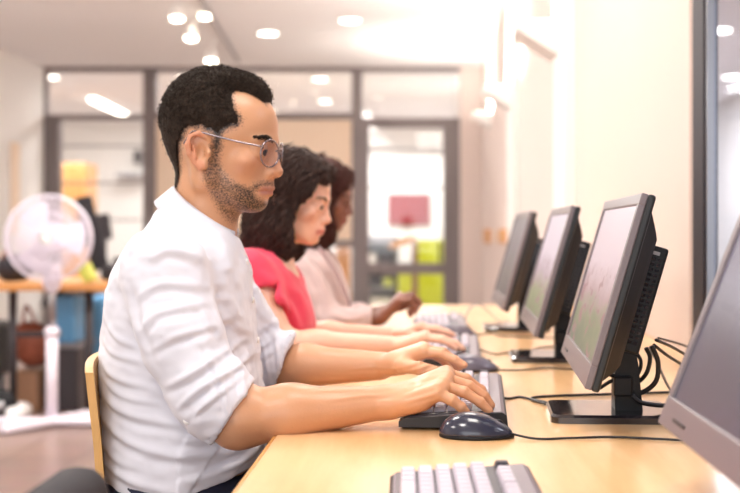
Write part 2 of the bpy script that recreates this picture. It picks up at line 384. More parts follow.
# ---------------------------------------------------------------- implicit surfaces for bodies and clothes
class Field:
    def __init__(s, xs, ys, zs):
        s.a = [np.asarray(q, np.float32) for q in (xs, ys, zs)]
        s.d = np.full([len(q) for q in s.a], 1., np.float32)
    def reg(s, lo, hi):
        sl = []
        for q, l, h in zip(s.a, lo, hi):
            i = max(0, int(np.searchsorted(q, l))-1); j = min(len(q), int(np.searchsorted(q, h))+1); sl.append(slice(i, max(i, j)))
        X = s.a[0][sl[0]][:, None, None]; Y = s.a[1][sl[1]][None, :, None]; Z = s.a[2][sl[2]][None, None, :]
        return tuple(sl), X, Y, Z
    def join(s, sl, b, k):
        a = s.d[sl]
        if k > 0:
            h = np.clip(.5+.5*(a-b)/k, 0, 1); s.d[sl] = a*(1-h)+b*h-k*h*(1-h)
        else: s.d[sl] = np.minimum(a, b)
    def carve(s, sl, b, k):
        a = s.d[sl]; b = -b
        if k > 0:
            h = np.clip(.5-.5*(a-b)/k, 0, 1); s.d[sl] = a*(1-h)+b*h+k*h*(1-h)
        else: s.d[sl] = np.maximum(a, b)
    def cone(s, a, b, ra, rb, k=.01, sub=False, sy=1.):
        a = np.asarray(a, float).copy(); b = np.asarray(b, float).copy(); m = max(ra, rb)*max(1, sy)+k+.012
        sl, X, Y, Z = s.reg(np.minimum(a, b)-m, np.maximum(a, b)+m)
        if X.size == 0 or Y.size == 0 or Z.size == 0: return s
        ab = b-a; ab[1] /= sy; L = float(ab@ab)+1e-12
        x = X-np.float32(a[0]); y = (Y-np.float32(a[1]))/np.float32(sy); z = Z-np.float32(a[2])
        t = np.clip((x*np.float32(ab[0])+y*np.float32(ab[1])+z*np.float32(ab[2]))/np.float32(L), 0, 1)
        d = np.sqrt((x-t*np.float32(ab[0]))**2+(y-t*np.float32(ab[1]))**2+(z-t*np.float32(ab[2]))**2)-(np.float32(ra)+t*np.float32(rb-ra))
        (s.carve if sub else s.join)(sl, d, k); return s
    def ell(s, c, r, R=None, k=.01, sub=False):
        c = np.asarray(c, float); r = np.asarray(r, float); m = r.max()+k+.012
        sl, X, Y, Z = s.reg(c-m, c+m)
        if X.size == 0 or Y.size == 0 or Z.size == 0: return s
        x = X-np.float32(c[0]); y = Y-np.float32(c[1]); z = Z-np.float32(c[2])
        if R is None: q = (x, y, z)
        else:
            R = np.asarray(R, np.float32); q = tuple(R[0, i]*x+R[1, i]*y+R[2, i]*z for i in range(3))
        k0 = np.sqrt(sum((q[i]/np.float32(r[i]))**2 for i in range(3))); k1 = np.sqrt(sum((q[i]/np.float32(r[i]**2))**2 for i in range(3)))+1e-6
        (s.carve if sub else s.join)(sl, k0*(k0-1)/k1, k); return s
    def loft(s, zz, cx, ax, by, yc, k=.01, p=2.3):
        """stacked superellipses; zz ascending"""
        zz = np.asarray(zz, float); Z = s.a[2]; m = (Z >= zz[0]) & (Z <= zz[-1]); i0, i1 = np.nonzero(m)[0][[0, -1]]
        zs = Z[i0:i1+1]
        def ip(v):
            v = np.asarray(v, float); g = np.gradient(v, zz); j = np.clip(np.searchsorted(zz, zs)-1, 0, len(zz)-2)
            h = zz[j+1]-zz[j]; t = (zs-zz[j])/h
            return ((2*t**3-3*t**2+1)*v[j]+(t**3-2*t**2+t)*h*g[j]+(-2*t**3+3*t**2)*v[j+1]+(t**3-t**2)*h*g[j+1]).astype(np.float32)[None, None, :]
        c = ip(cx); a = ip(ax); b = ip(by); yy = ip(np.broadcast_to(yc, zz.shape))
        sl = (slice(None), slice(None), slice(i0, i1+1))
        X = s.a[0][:, None, None]; Y = s.a[1][None, :, None]
        q = (np.abs((X-c)/a)**p+np.abs((Y-yy)/b)**p)**(1/p)
        d = (q-1)*np.minimum(a, b)
        zt = zs[None, None, :]; d = np.maximum(d, np.maximum(zz[0]-zt+.0, zt-zz[-1]).astype(np.float32)) if False else d
        s.join(sl, d.astype(np.float32), k); return s
    def plane(s, p, n, lo=None, hi=None, k=0.):
        """cuts away everything on the side n points to, inside the box lo..hi"""
        p = np.asarray(p, float); n = np.asarray(n, float); n = n/np.linalg.norm(n)
        lo = np.array([q[0] for q in s.a]) if lo is None else lo; hi = np.array([q[-1] for q in s.a]) if hi is None else hi
        sl, X, Y, Z = s.reg(lo, hi)
        d = (X-p[0])*n[0]+(Y-p[1])*n[1]+(Z-p[2])*n[2]
        s.carve(sl, (-d).astype(np.float32), k); return s
    def mesh(s):
        d = s.d; I = d < 0
        # close at the borders
        for ax in range(3):
            for e in (0, -1):
                ix = [slice(None)]*3; ix[ax] = e; I[tuple(ix)] = False; d[tuple(ix)] = np.maximum(d[tuple(ix)], 1e-4)
        cnt = np.zeros([n-1 for n in d.shape], np.uint8)
        off = [(i, j, k) for i in (0, 1) for j in (0, 1) for k in (0, 1)]
        for (i, j, k) in off:
            cnt += I[i:i+cnt.shape[0], j:j+cnt.shape[1], k:k+cnt.shape[2]]
        act = (cnt > 0) & (cnt < 8); ci = np.argwhere(act)
        val = np.stack([d[ci[:, 0]+i, ci[:, 1]+j, ci[:, 2]+k] for (i, j, k) in off], 1).astype(np.float64)
        pos = np.zeros((len(ci), 3)); num = np.zeros(len(ci)); O = np.array(off, float)
        for a in range(8):
            for b in range(a+1, 8):
                if np.abs(O[a]-O[b]).sum() != 1: continue
                va, vb = val[:, a], val[:, b]; m = (va < 0) != (vb < 0)
                t = np.where(m, va/(va-vb+1e-30), 0)
                pos += np.where(m[:, None], O[a]+t[:, None]*(O[b]-O[a]), 0); num += m
        pos = pos/num[:, None]; V = np.empty_like(pos)
        for ax in range(3):
            q = s.a[ax].astype(np.float64); i = ci[:, ax]; V[:, ax] = q[i]+pos[:, ax]*(q[i+1]-q[i])
        vid = np.full(cnt.shape, -1, np.int32); vid[tuple(ci.T)] = np.arange(len(ci))
        Fs = []
        for ax in range(3):
            o1, o2 = [(1, 2), (2, 0), (0, 1)][ax]
            lo = [slice(1, -1)]*3; hi = [slice(1, -1)]*3; lo[ax] = slice(0, -1); hi[ax] = slice(1, None)
            A = I[tuple(lo)]; B = I[tuple(hi)]; e = np.argwhere(A != B)
            if len(e) == 0: continue
            ins = A[tuple(e.T)]; g = e.copy(); g[:, o1] += 1; g[:, o2] += 1
            def cell(d1, d2):
                c = g.copy(); c[:, o1] -= d1; c[:, o2] -= d2; return vid[tuple(c.T)]
            q = np.stack([cell(1, 1), cell(0, 1), cell(0, 0), cell(1, 0)], 1)
            q[~ins] = q[~ins][:, ::-1]; Fs.append(q)
        F = np.concatenate(Fs)
        F = F[(F >= 0).all(1)]
        return V, F

def normals(V, F):
    a = V[F[:, 2]]-V[F[:, 0]]; b = V[F[:, 3]]-V[F[:, 1]]; n = np.cross(a, b); N = np.zeros_like(V)
    for c in range(4):
        for ax in range(3): N[:, ax] += np.bincount(F[:, c], n[:, ax], len(V))
    return N/(np.linalg.norm(N, axis=1, keepdims=True)+1e-12)

def relax(V, F, it=2, w=.5):
    for _ in range(it):
        A = np.zeros_like(V); n = np.zeros(len(V))
        for c in range(4):
            for e in (F[:, (c+1) % 4], F[:, (c-1) % 4]):
                for ax in range(3): A[:, ax] += np.bincount(F[:, c], V[e, ax], len(V))
                n += np.bincount(F[:, c], minlength=len(V))
        V = V*(1-w)+w*A/np.maximum(n, 1)[:, None]
    return V

def rng_axis(spec):
    """[(start, step), ..., end]"""
    out = []
    for i in range(len(spec)-1):
        a, st = spec[i]; b = spec[i+1][0] if isinstance(spec[i+1], tuple) else spec[i+1]
        n = max(1, int(round((b-a)/st))); out += list(np.linspace(a, b, n, endpoint=False))
    out.append(spec[-1]); return np.array(out)

def sdist_poly(p, poly):
    """signed distance to a polygon (inside positive)"""
    poly = np.asarray(poly, float); d = np.full(len(p), 1e9); ins = np.zeros(len(p), bool); n = len(poly)
    for i in range(n):
        a, b = poly[i], poly[(i+1) % n]; e = b-a; w_ = p-a
        t = np.clip((w_@e)/(e@e), 0, 1); d = np.minimum(d, np.hypot(*(w_-t[:, None]*e).T))
        c = (a[1] <= p[:, 1]) != (b[1] <= p[:, 1])
        xx = a[0]+(p[:, 1]-a[1])*e[0]/(e[1] if e[1] else 1e-9); ins ^= c & (p[:, 0] < xx)
    return np.where(ins, d, -d)
def sst(x, a, b):
    t = np.clip((x-a)/(b-a), 0, 1); return t*t*(3-2*t)

_h = np.random.default_rng(3).random(4096)*2-1
def vnoise(p):
    """value noise, p in lattice units"""
    i = np.floor(p).astype(np.int64); f = p-i; f = f*f*(3-2*f); r = 0
    for dx in (0, 1):
        for dy in (0, 1):
            for dz in (0, 1):
                h = ((i[:, 0]+dx)*73856093) ^ ((i[:, 1]+dy)*19349663) ^ ((i[:, 2]+dz)*83492791)
                r = r+_h[h & 4095]*np.where(dx, f[:, 0], 1-f[:, 0])*np.where(dy, f[:, 1], 1-f[:, 1])*np.where(dz, f[:, 2], 1-f[:, 2])
    return r

class Head:
    """a head drawn on the man's own measures: u forward, w down (620 to the metre), v towards the camera; nose tip at (283, 0, 172)"""
    def __init__(s, nose, k=1., pitch=0., yaw=0.):
        s.o = np.asarray(nose, float); s.k = k/620.
        s.M = rot('Z', -yaw) @ rot('Y', pitch)
    def pt(s, u, v, w_): return s.o+s.M @ (np.array([u-283., -v, -(w_-172.)])*s.k)
    def inv(s, V):
        q = ((V-s.o) @ s.M)/s.k; return np.stack([q[:, 0]+283, -q[:, 1], 172-q[:, 2]], 1)
    def ell(s, F, c, r, k=5, sub=False, tilt=0, yaw=0, mir=True):
        for sg in ((1, -1) if (c[1] and mir) else (1,)):
            R = s.M @ rot('Y', tilt) @ rot('Z', -yaw*sg)
            F.ell(s.pt(c[0], c[1]*sg, c[2]), np.array(r)*s.k, R, k*s.k, sub)
    def cone(s, F, a, b, ra, rb, k=5, sub=False, mir=True):
        for sg in ((1, -1) if ((a[1] or b[1]) and mir) else (1,)):
            F.cone(s.pt(a[0], a[1]*sg, a[2]), s.pt(b[0], b[1]*sg, b[2]), ra*s.k, rb*s.k, k*s.k, sub)

def add_head(F, H, fem=False):
    E, K = H.ell, H.cone
    E(F, (215, 0, 131), (50, 45, 53), 4)
    E(F, (243, 0, 127), (34, 37, 39), 10)
    E(F, (238, 0, 166), (31, 32, 38), 12)
    K(F, (211, 33, 180), (250, 11, 201), 8, 9, 14)
    E(F, (236, 0, 192), (25, 22, 17), 10, tilt=14)
    K(F, (205, 36, 150), (211, 34, 182), 8, 8, 12)
    E(F, (255.5, 0, 201), (11.5, 14 if not fem else 11, 10), 7)
    E(F, (250, 25, 163), (13, 10, 9), 10, yaw=35)
    E(F, (266, 16, 142.5), (8, 15, 4.5 if not fem else 3.2), 7, yaw=20)
    E(F, (262, 0, 140), (14, 10, 9), 8)
    # eye sockets, lids
    E(F, (275, 19, 151.5), (11, 10.5, 7.5), 6, sub=True)
    E(F, (262.6, 20, 149.5), (8.9, 10, 7.6), 2.5, yaw=20)
    E(F, (261.8, 20, 156), (8.2, 10, 5.6), 2.5, yaw=20)
    E(F, (272, 18.5, 153.9), (5.5, 7.0, 2.3), 1.2, yaw=20, sub=True)
    # nose
    n = .9 if fem else 1.
    K(F, (270, 0, 145), (274.5, 0, 163), 4.6*n, 5.6*n, 6)
    E(F, (275.6, 0, 171.5), (7.4, 7.2*n, 6.6), 4)
    E(F, (269, 7.5*n, 174), (6.2, 4.6*n, 4.8), 3)
    E(F, (272.5, 4.4, 179), (3.2, 1.9, 2.4), 1.5, sub=True)
    # mouth
    E(F, (256, 0, 187), (15.5, 18, 14), 7)
    K(F, (269, 0, 179), (270.5, 0, 184), 3.4, 3.4, 4)
    for (a, b, ra, rb) in (((271.6, 0, 188.2), (267.5, 8, 189.0), 2.9, 2.4), ((267.5, 8, 189), (261, 15, 191), 2.4, 1.3),
                           ((269, 0, 194), (265, 8, 193.8), 3.4, 2.8), ((265, 8, 193.8), (260.5, 14.5, 192), 2.8, 1.3)):
        K(F, a, b, ra, rb, 1.8)
    K(F, (276, 0, 190.8), (268, 10, 191.4), 1.0, .9, 1.6, sub=True)
    K(F, (268, 10, 191.4), (261.5, 17.5, 192), .9, .9, 1.6, sub=True)
    E(F, (271, 0, 200), (4.5, 10, 2.4), 4, sub=True)
    # ears
    for sg in (1, -1):
        def q(u, v, w_): return (212.5+(u-206)*.90, v*sg, 152.5+(w_-149)*.86)
        kw = dict(mir=False)
        R0 = [(217, 43, 143), (214, 47, 135), (206, 51, 131), (198, 54, 135), (195, 55, 144), (196.5, 54, 154), (201, 51, 163), (207, 48, 169.5), (212, 45, 168)]
        E(F, q(206.5, 46, 149), (10.5, 3.6, 17), 3, tilt=-8, yaw=-16*1, **kw)
        for a, b in zip(R0[:-1], R0[1:]): K(F, q(*a), q(*b), 2.6, 2.6, 1.6, **kw)
        E(F, q(208, 48.5, 167), (4.6, 2.9, 5), 3, **kw)
        E(F, q(208.5, 51.5, 151), (6, 6.5, 9), 2, sub=True, **kw)
        E(F, q(204, 53.5, 141), (4.6, 4.4, 6), 1.6, sub=True, **kw)
        K(F, q(201, 53, 145), q(203, 52, 158), 1.5, 1.5, 2, **kw)
        E(F, q(215.5, 47, 153), (2.6, 3.0, 3.6), 2.5, **kw)

def hand(F, wrist, mcps, fingers, thumb, wr=.021, pr=.0135, fr=(.0088, .0080, .0072, .0064), tr=(.0125, .0105, .0088), k=.006):
    wrist = np.asarray(wrist); w2 = []
    side = mcps[0]-mcps[-1]; side = side/(np.linalg.norm(side)+1e-9)
    for i, m in enumerate(mcps):
        b = wrist+side*(.019*(1-2*i/3.))
        F.cone(b, m, wr*.72, pr*.93, .012); w2.append(b)
    for i in range(3):
        F.cone((w2[i]+w2[i+1])/2*.35+(mcps[i]+mcps[i+1])/2*.65, (mcps[i]+mcps[i+1])/2, pr*.95, pr*.8, .010)
    for m, fg in zip(mcps, fingers):
        pts = [m]+list(fg)
        F.ell(m+np.array([0, 0, .0015]), (.0105, .0098, .0100), None, .005)
        for j in range(len(pts)-1):
            F.cone(pts[j], pts[j+1], fr[j]*(1.08 if j == 0 else 1), fr[j+1], .0022)
            if j: F.ell(pts[j], (fr[j]*1.08,)*3, None, .002)
    F.cone(wrist*.6+thumb[0]*.4, thumb[0], .015, tr[0]*1.2, .012)
    for j in range(len(thumb)-1): F.cone(thumb[j], thumb[j+1], tr[j], tr[j+1], .004)

def curve_ridges(V, N, folds, Yr, side=-1):
    """cloth folds: a ridge with a hollow beside it, along curves given in the plane at depth Yr"""
    D = np.zeros(len(V)); xz = V[:, [0, 2]]
    wn = sst(side*N[:, 1], -.15, .35)
    for pts, amp, wd in folds:
        q = spline([P(a, b, Yr)[[0, 2]] for a, b in pts], 6); L = len(q)
        best = np.full(len(V), 1e9); sg = np.zeros(len(V)); tt = np.zeros(len(V))
        for i in range(L-1):
            a, b = q[i], q[i+1]; e = b-a; w_ = xz-a; t = np.clip((w_@e)/(e@e+1e-12), 0, 1)
            r = w_-t[:, None]*e; dd = np.hypot(r[:, 0], r[:, 1]); m = dd < best
            best = np.where(m, dd, best); sg = np.where(m, (e[0]*w_[:, 1]-e[1]*w_[:, 0])/np.hypot(*e), sg); tt = np.where(m, (i+t)/(L-1), tt)
        end = np.clip(np.sin(np.pi*np.clip(tt, .03, .97)), 0, 1)**.6
        s_ = sg/wd; far = np.exp(-((best**2-sg**2).clip(0))/(wd*wd))
        D += amp*end*far*(np.exp(-s_**2)-.75*np.exp(-(s_+1.55)**2))
    return V+N*(D*wn)[:, None]

def body_obj(V, F, parent, tone, stub=None, name='body'):
    o = mk(name, V, F, M['skin'], parent, True)
    ca = o.data.color_attributes.new('tone', 'FLOAT_COLOR', 'POINT')
    if len(o.data.vertices) == len(V):
        ca.data.foreach_set('color', np.concatenate([tone, np.ones((len(V), 1))], 1).astype(np.float32).ravel())
        a = o.data.attributes.new('stubble', 'FLOAT', 'POINT')
        a.data.foreach_set('value', (stub if stub is not None else np.zeros(len(V))).astype(np.float32))
    return o

def face_tone(q, base, lip, flush, lipmask_k=1.):
    """skin tone per vertex from head coordinates q"""
    n = len(q); t = np.tile(np.array(lin(base)), (n, 1)); u, v, w_ = q.T; av = np.abs(v)
    def mixin(c, m):
        nonlocal t
        t = t*(1-m[:, None])+np.array(lin(c))*m[:, None]
    inhead = (w_ < 230) & (w_ > 60)
    lm = np.exp(-(((w_-191.2)/4.6)**4)) * sst(18-av, 0, 5) * sst(u, 259, 263) * inhead
    mixin(lip, lm*lipmask_k)
    ear = sst(av, 47, 51)*sst(222-u, 0, 5)*inhead*(w_ > 125)*(w_ < 175); mixin(flush, ear*.5)
    nose = np.exp(-((u-277)**2+(w_-173)**2+av**2)/110.)*inhead; mixin(flush, nose*.4)
    ck = np.exp(-((u-255)**2/200.+(w_-168)**2/150.+(av-30)**2/150.))*inhead; mixin(flush, ck*.35)
    return t

def curls(V, N, F, idx, r0, turns, ln, rad, n=3, seg=5):
    """short curls of hair standing on the surface"""
    VV = []; FF = []; c = 0
    for i in idx:
        p = V[i]; nn = N[i]+RNG.normal(0, .35, 3); nn /= np.linalg.norm(nn)
        t = np.cross(nn, RNG.normal(0, 1, 3)); t /= np.linalg.norm(t)+1e-9; b = np.cross(nn, t)
        tt = np.linspace(0, 1, seg); L = ln*RNG.uniform(.6, 1.3)
        pts = p-nn*.001+np.outer(tt*L*.75, nn)+rad*(np.outer(np.cos(tt*turns*6.28)-1, t)+np.outer(np.sin(tt*turns*6.28), b))
        a, f = tube(pts, r0*(1-.5*tt), n, False)
        VV.append(a); FF += [tuple(k+c for k in g) for g in f]; c += len(a)
    return np.concatenate(VV), FF

def strands(bvh, starts, L, step, r, wave, wl, push, flow, jitter=.25, n=4, taper=.7):
    """long locks that run over the hair's surface"""
    VV = []; FF = []; c = 0
    for p in starts:
        p = np.array(p); ph = RNG.uniform(0, 6.28); pts = []; nst = int(L*RNG.uniform(.55, 1.15)/step); jit = RNG.normal(0, jitter, 3); pu = push*RNG.uniform(.0, 1.2)
        prev = None
        for i in range(nst):
            loc, nn, _, _ = bvh.find_nearest(Vector(p))
            if loc is None: break
            loc = np.array(loc); nn = np.array(nn); g = np.asarray(flow(loc))+jit*.6
            d = g-(g@nn)*nn*.9; d /= np.linalg.norm(d)+1e-9
            if prev is not None: d = d*.5+prev*.5; d /= np.linalg.norm(d)+1e-9
            prev = d; sd = np.cross(d, nn); a = ph+i*step/wl*6.28
            pts.append(loc+nn*(pu+wave*.5*math.cos(a)*.6)+sd*wave*math.sin(a)); p = loc+d*step
        if len(pts) < 4: continue
        rr = r*RNG.uniform(.6, 1.2)*(1-taper*np.linspace(0, 1, len(pts))**2)
        a, f = tube(pts, rr, n, True); VV.append(a); FF += [tuple(k+c for k in g) for g in f]; c += len(a)
    return np.concatenate(VV), FF

def join_meshes(parts):
    V = []; F = []; c = 0
    for (a, f) in parts:
        V.append(np.asarray(a)); F += [tuple(int(k)+c for k in g) for g in f]; c += len(a)
    return np.concatenate(V), F

def eyes(H, parent, dx=0.):
    """eyeballs with iris, set behind the lids and looking down ahead"""
    for sg in (1, -1):
        c = H.pt(263.6+dx, 19.5*sg, 153.2); r = 7.4*H.k; MBv = MB(); MBv.lathe([(r*math.sin(a), -r*math.cos(a)) for a in np.linspace(.05, math.pi-.05, 14)], c, 18)
        e = MBv.build('eye', M['eye'], parent, True)
        d = H.M @ np.array([.93, -.10*sg, -.36]); d /= np.linalg.norm(d)
        R = np.array(Vector(d).to_track_quat('Z', 'Y').to_matrix())
        rr = r*1.015; MB().lathe([(rr*math.sin(a), rr*math.cos(a)) for a in (.78, .6, .4, .2, .02)], c, 14, R).build('iris', M['iris'], e, True)
        pts = [H.pt(271.3+dx-.10*(t**2)*30, (20+t*8.5)*sg, 151.6+1.6*t*t) for t in np.linspace(-1, .45, 9)]
        MB().tube(pts, .9*H.k, 5).build('eyelashes', M['lash'], parent, True)

def eyebrows(H, parent, m, n=90, th=2.2):
    for sg in (1, -1):
        VV = []; FF = []; c = 0
        for i in range(n):
            t = RNG.uniform(0, 1); v = 7+24*t; w_ = 143.2-3.0*math.sin(t*2.4)+RNG.normal(0, th*.5)*(1-.5*t)
            u = 275.2-10.0*t**2.0+RNG.uniform(-.3, .6)
            a0 = H.pt(u, v*sg, w_); a1 = H.pt(u-.6, (v+5)*sg, w_-1.5); a2 = H.pt(u-2.6*t-.8, (v+8)*sg, w_-.5)
            a, f = tube([a0, a1, a2], .36*H.k, 3, False); VV.append(a); FF += [tuple(k+c for k in g) for g in f]; c += len(a)
        mk('eyebrow', np.concatenate(VV), FF, m, parent, True)

# ---------------------------------------------------------------- the man in the white shirt
YM = 1.78
def man():
    root = empty('person', (-.40, YM, 0), 'man in white rolled-sleeve shirt and thin glasses, typing, nearest of the three', 'person')
    H = Head(P(283, 172, YM), 1., 0., 6.)
    xs = rng_axis([(-.56, .004), (-.44, .0018), (-.21, .003), (-.08, .0018), .13])
    ys = rng_axis([(1.50, .0026), 2.06])
    zs = rng_axis([(.60, .006), (.735, .0019), (.86, .0035), (1.02, .0018), 1.30])
    F = Field(xs, ys, zs)
    add_head(F, H)
    H.cone(F, (207, 0, 165), (201, 0, 225), 30, 33, 10)
    H.cone(F, (222, 0, 205), (214, 0, 232), 12, 16, 12)
    s = 620.
    sec = [(533, 116, 254, 94), (487, 115, 250, 93), (440, 113, 255, 94), (400, 112, 251, 93), (360, 115, 249, 94), (320, 118, 245, 98),
           (290, 124, 243, 101), (264, 134, 238, 95), (250, 142, 234, 74), (240, 149, 230, 52), (230, 157, 222, 36), (218, 164, 212, 28), (208, 172, 202, 22)]
    sec = sec[::-1][::-1]
    zz = [ZC-(a-VY)/s for a, *_ in sec]
    F.loft(zz, [((b+c)/2-VX)/s for _, b, c, _ in sec], [(c-b)/2/s for _, b, c, _ in sec], [h/s for *_, h in sec], YM, .02)
    # right (near) arm
    SH, EL, FA, WR = P(163, 266, 1.605), P(238, 418, 1.575), P(290, 412, 1.585), P(388, 402, 1.60)
    F.cone(SH, P(183, 338, 1.585), .046, .044, .02); F.cone(P(183, 338, 1.585), EL, .044, .041, .02); F.cone(EL, FA, .0405, .0375, .02); F.cone(FA, WR, .0375, .0235, .02, sy=1.12)
    F.cone(WR, P(400, 400, 1.602), .0235, .022, .01, sy=1.2)
    kz = .775
    mc = [P(437, 393, 1.572), P(443, 386, 1.592), P(446, 379, 1.614), P(446, 374, 1.637)]
    fg = [[P(452, 400, 1.566), P(461, 407, 1.566), P(466, 412, 1.567)],
          [P(464, 392, 1.588), P(480, 402, 1.587), P(489, 411, 1.587)],
          [P(469, 386, 1.612), P(484, 396, 1.612), P(491, 405, 1.613)],
          [P(466, 379, 1.640), P(481, 390, 1.645), P(487, 398, 1.648)]]
    th = [P(412, 403, 1.632), P(430, 404, 1.662), P(446, 403, 1.668)]
    hand(F, P(397, 400, 1.602), mc, fg, th)
    F.ell(P(412, 402, 1.582), (.028, .020, .015), None, .012)
    # left (far) arm
    SH2, EL2, FA2, WR2 = P(205, 262, 1.955), P(262, 372, 1.99), P(305, 366, 1.965), P(380, 366, 1.92)
    F.cone(SH2, P(236, 320, 1.975), .046, .044, .02); F.cone(P(236, 320, 1.975), EL2, .044, .042, .02); F.cone(EL2, FA2, .0415, .037, .02); F.cone(FA2, WR2, .037, .0245, .02, sy=1.12)
    mc = [P(424, 352, 1.862), P(424, 350, 1.884), P(423, 349, 1.906), P(421, 352, 1.928)]
    fg = [[P(441, 354, 1.852), P(455, 360, 1.846), P(464, 365, 1.842)],
          [P(443, 352, 1.880), P(455, 360, 1.880), P(460, 367, 1.880)],
          [P(441, 352, 1.905), P(453, 360, 1.907), P(457, 368, 1.908)],
          [P(437, 356, 1.935), P(446, 363, 1.940), P(450, 370, 1.942)]]
    th = [P(402, 366, 1.865), P(420, 368, 1.835), P(436, 371, 1.832)]
    hand(F, P(388, 365, 1.912), mc, fg, th)
    F.ell(P(402, 362, 1.895), (.028, .024, .019), None, .012)
    V, Fc = F.mesh(); V = relax(V, Fc, 1, .4)
    N0 = normals(V, Fc)
    V = curve_ridges(V, N0, [([(402, 389), (420, 381), (438, 375)], .0014, .0030), ([(402, 394), (422, 388), (440, 381)], .0015, .0030), ([(404, 399), (420, 395), (436, 390)], .0013, .0030),
                             ([(330, 398), (360, 394), (385, 393), (405, 388)], .0010, .0028)], 1.59)
    q = H.inv(V); u, v, w_ = q.T; av = np.abs(v)
    tone = face_tone(q, (206, 152, 114), (182, 118, 98), (204, 126, 96))
    # fingers and knuckles a touch pinker
    tips = sst(V[:, 0], .02, .075)*(V[:, 2] < .86); tone = tone*(1-.35*tips[:, None])+np.array(lin((222, 158, 120)))*.35*tips[:, None]
    hn = sst(V[:, 0], -.10, -.02)*(V[:, 2] < .87); tone = tone*(1+.12*hn[:, None])
    def T(poly, f=1.036): return [(VX-(VX-a)/f, VY-(VY-b)/f) for a, b in poly]
    side = T([(240, 40), (236, 90), (237, 100), (243, 111), (248, 121), (243, 128), (230, 133), (226, 148), (223, 160), (216, 166), (213, 150), (214, 136), (206, 131), (193, 131), (186, 143), (182, 160), (178, 192), (130, 200), (110, 40)])
    cen = [(274, 101), (270, 108), (250, 125), (200, 150), (200, 196), (130, 200), (120, 40), (300, 40)]
    ds = sdist_poly(q[:, [0, 2]], side); dc = sdist_poly(q[:, [0, 2]], cen); t = sst(av, 13, 27)
    hd = dc*(1-t)+ds*t; hd = hd+1.6*vnoise(q/3.)
    inh = (w_ < 200) & (w_ > 40) & (av < 47.5+0*u)
    earz = (av > 46.5) & (u > 199) & (u < 226) & (w_ > 134) & (w_ < 172)
    hair_m = sst(hd, -5, 11)*inh*(~earz)
    nape = sst(w_, 150, 188); hair_m = hair_m*(1-.55*nape)
    beard = T([(214, 148), (224, 150), (228, 168), (237, 180), (250, 186), (258, 181), (266, 179), (276, 180), (276, 186), (262, 188), (257, 193), (262, 199), (271, 200), (270, 216), (250, 222), (236, 230), (224, 222), (214, 200), (209, 180), (210, 160)], 1.02)
    bd = sdist_poly(q[:, [0, 2]], beard); lipz = np.exp(-(((w_-191.2)/4.4)**4))*sst(17-av, 0, 3)*(u > 257)
    bm = sst(bd, -4, 6)*(1-lipz)*(w_ > 145)*(w_ < 232)*.46
    bm = bm*(1-.35*sst(w_, 212, 226))*(~earz)
    stub = np.maximum(hair_m*.80, bm*(1+.25*sst(u, 236, 250)))
    body_obj(V, Fc, root, tone, stub)
    # hair: lifted off the scalp, thick on top, cropped at the sides
    sel = (hd > 1.5+6*(1-sst(150-w_, 0, 62))) & inh & (~earz); keep = sel[Fc].all(1); N = normals(V, Fc)
    top = sst(150-w_, 0, 62)
    th_ = (.5+8.6*sst(hd, 1, 24)*top+2.8*sst(hd, 2, 16)*(1-nape))*H.k
    HV = V+N*(th_+((.35+1.2*top)*H.k*vnoise(q/2.6)+.9*H.k*top*vnoise(q/1.3+9))*sst(hd, 0, 8))[:, None]
    ids = np.unique(Fc[keep]); mp = np.full(len(V), -1); mp[ids] = np.arange(len(ids)); HF = mp[Fc[keep]]
    HVs = HV[ids]; HN = N[ids]; tp = top[ids]*sst(hd[ids], 3, 9)
    pick = RNG.choice(len(ids), 5200, p=(tp+.02)/(tp+.02).sum())
    ca = curls(HVs, HN, None, pick, .00055, .8, .0055, .0022)
    VV, FF = join_meshes([(HVs, HF), ca])
    mk('hair', VV, FF, M['hair'], root, True)
    eyes(H, root); eyebrows(H, root, M['hair'], 95, 2.4)
    # ---- shirt
    xs = rng_axis([(-.56, .0032), -.18]); ys = rng_axis([(1.50, .0034), 2.08]); zs = rng_axis([(.585, .0032), 1.12])
    F = Field(xs, ys, zs)
    sec = [(535, 110, 264, 104), (487, 108, 260, 103), (440, 105, 265, 103), (400, 105, 262, 102), (360, 107, 258, 103), (320, 110, 253, 107),
           (290, 116, 250, 111), (262, 125, 246, 106), (250, 131, 243, 88), (240, 137, 239, 64), (230, 144, 232, 45), (219, 152, 221, 36), (209, 159, 207, 30), (200, 164, 194, 24)]
    zz = [ZC-(a-VY)/s for a, *_ in sec]
    mid = P(181, 335, 1.585)
    F.cone(P(164, 270, 1.610), mid, .064, .0575, .03); F.cone(mid, P(206, 390, 1.575), .0585, .0545, .02); F.cone(P(206, 390, 1.575), P(246, 424, 1.575), .0535, .0525, .015)
    mid2 = P(236, 320, 1.975)
    F.cone(P(205, 264, 1.955), mid2, .066, .060, .03); F.cone(mid2, P(262, 366, 1.99), .058, .056, .02); F.cone(P(262, 366, 1.99), P(302, 362, 1.965), .054, .054, .015)
    # cuffs: cut and hollowed
    def cuff(a, b, Yc, c0, c1, r, band):
        A, B = P(*a, Yc), P(*b, Yc); d = B-A; n = np.array([-d[2], 0, d[0]]); n = n/np.linalg.norm(n)
        if n[0] < 0: n = -n
        lo = np.minimum(A, B)-np.array([.03, .12, .03]); hi = np.maximum(A, B)+np.array([.10, .12, .06])
        F.plane(A, n, lo, hi, .002)
        F.cone(c0, c1, r, r, .003, sub=True)
        return A, n
    A1, n1 = cuff((211, 450), (252, 384), 1.575, P(236, 419, 1.575), P(300, 411, 1.585), .0475, 0)
    A2, n2 = cuff((277, 386), (291, 342), 1.97, P(268, 370, 1.985), P(330, 364, 1.96), .0475, 0)
    F.loft(zz, [((b+c)/2-VX)/s for _, b, c, _ in sec], [(c-b)/2/s for _, b, c, _ in sec], [h/s for *_, h in sec], YM, .02)
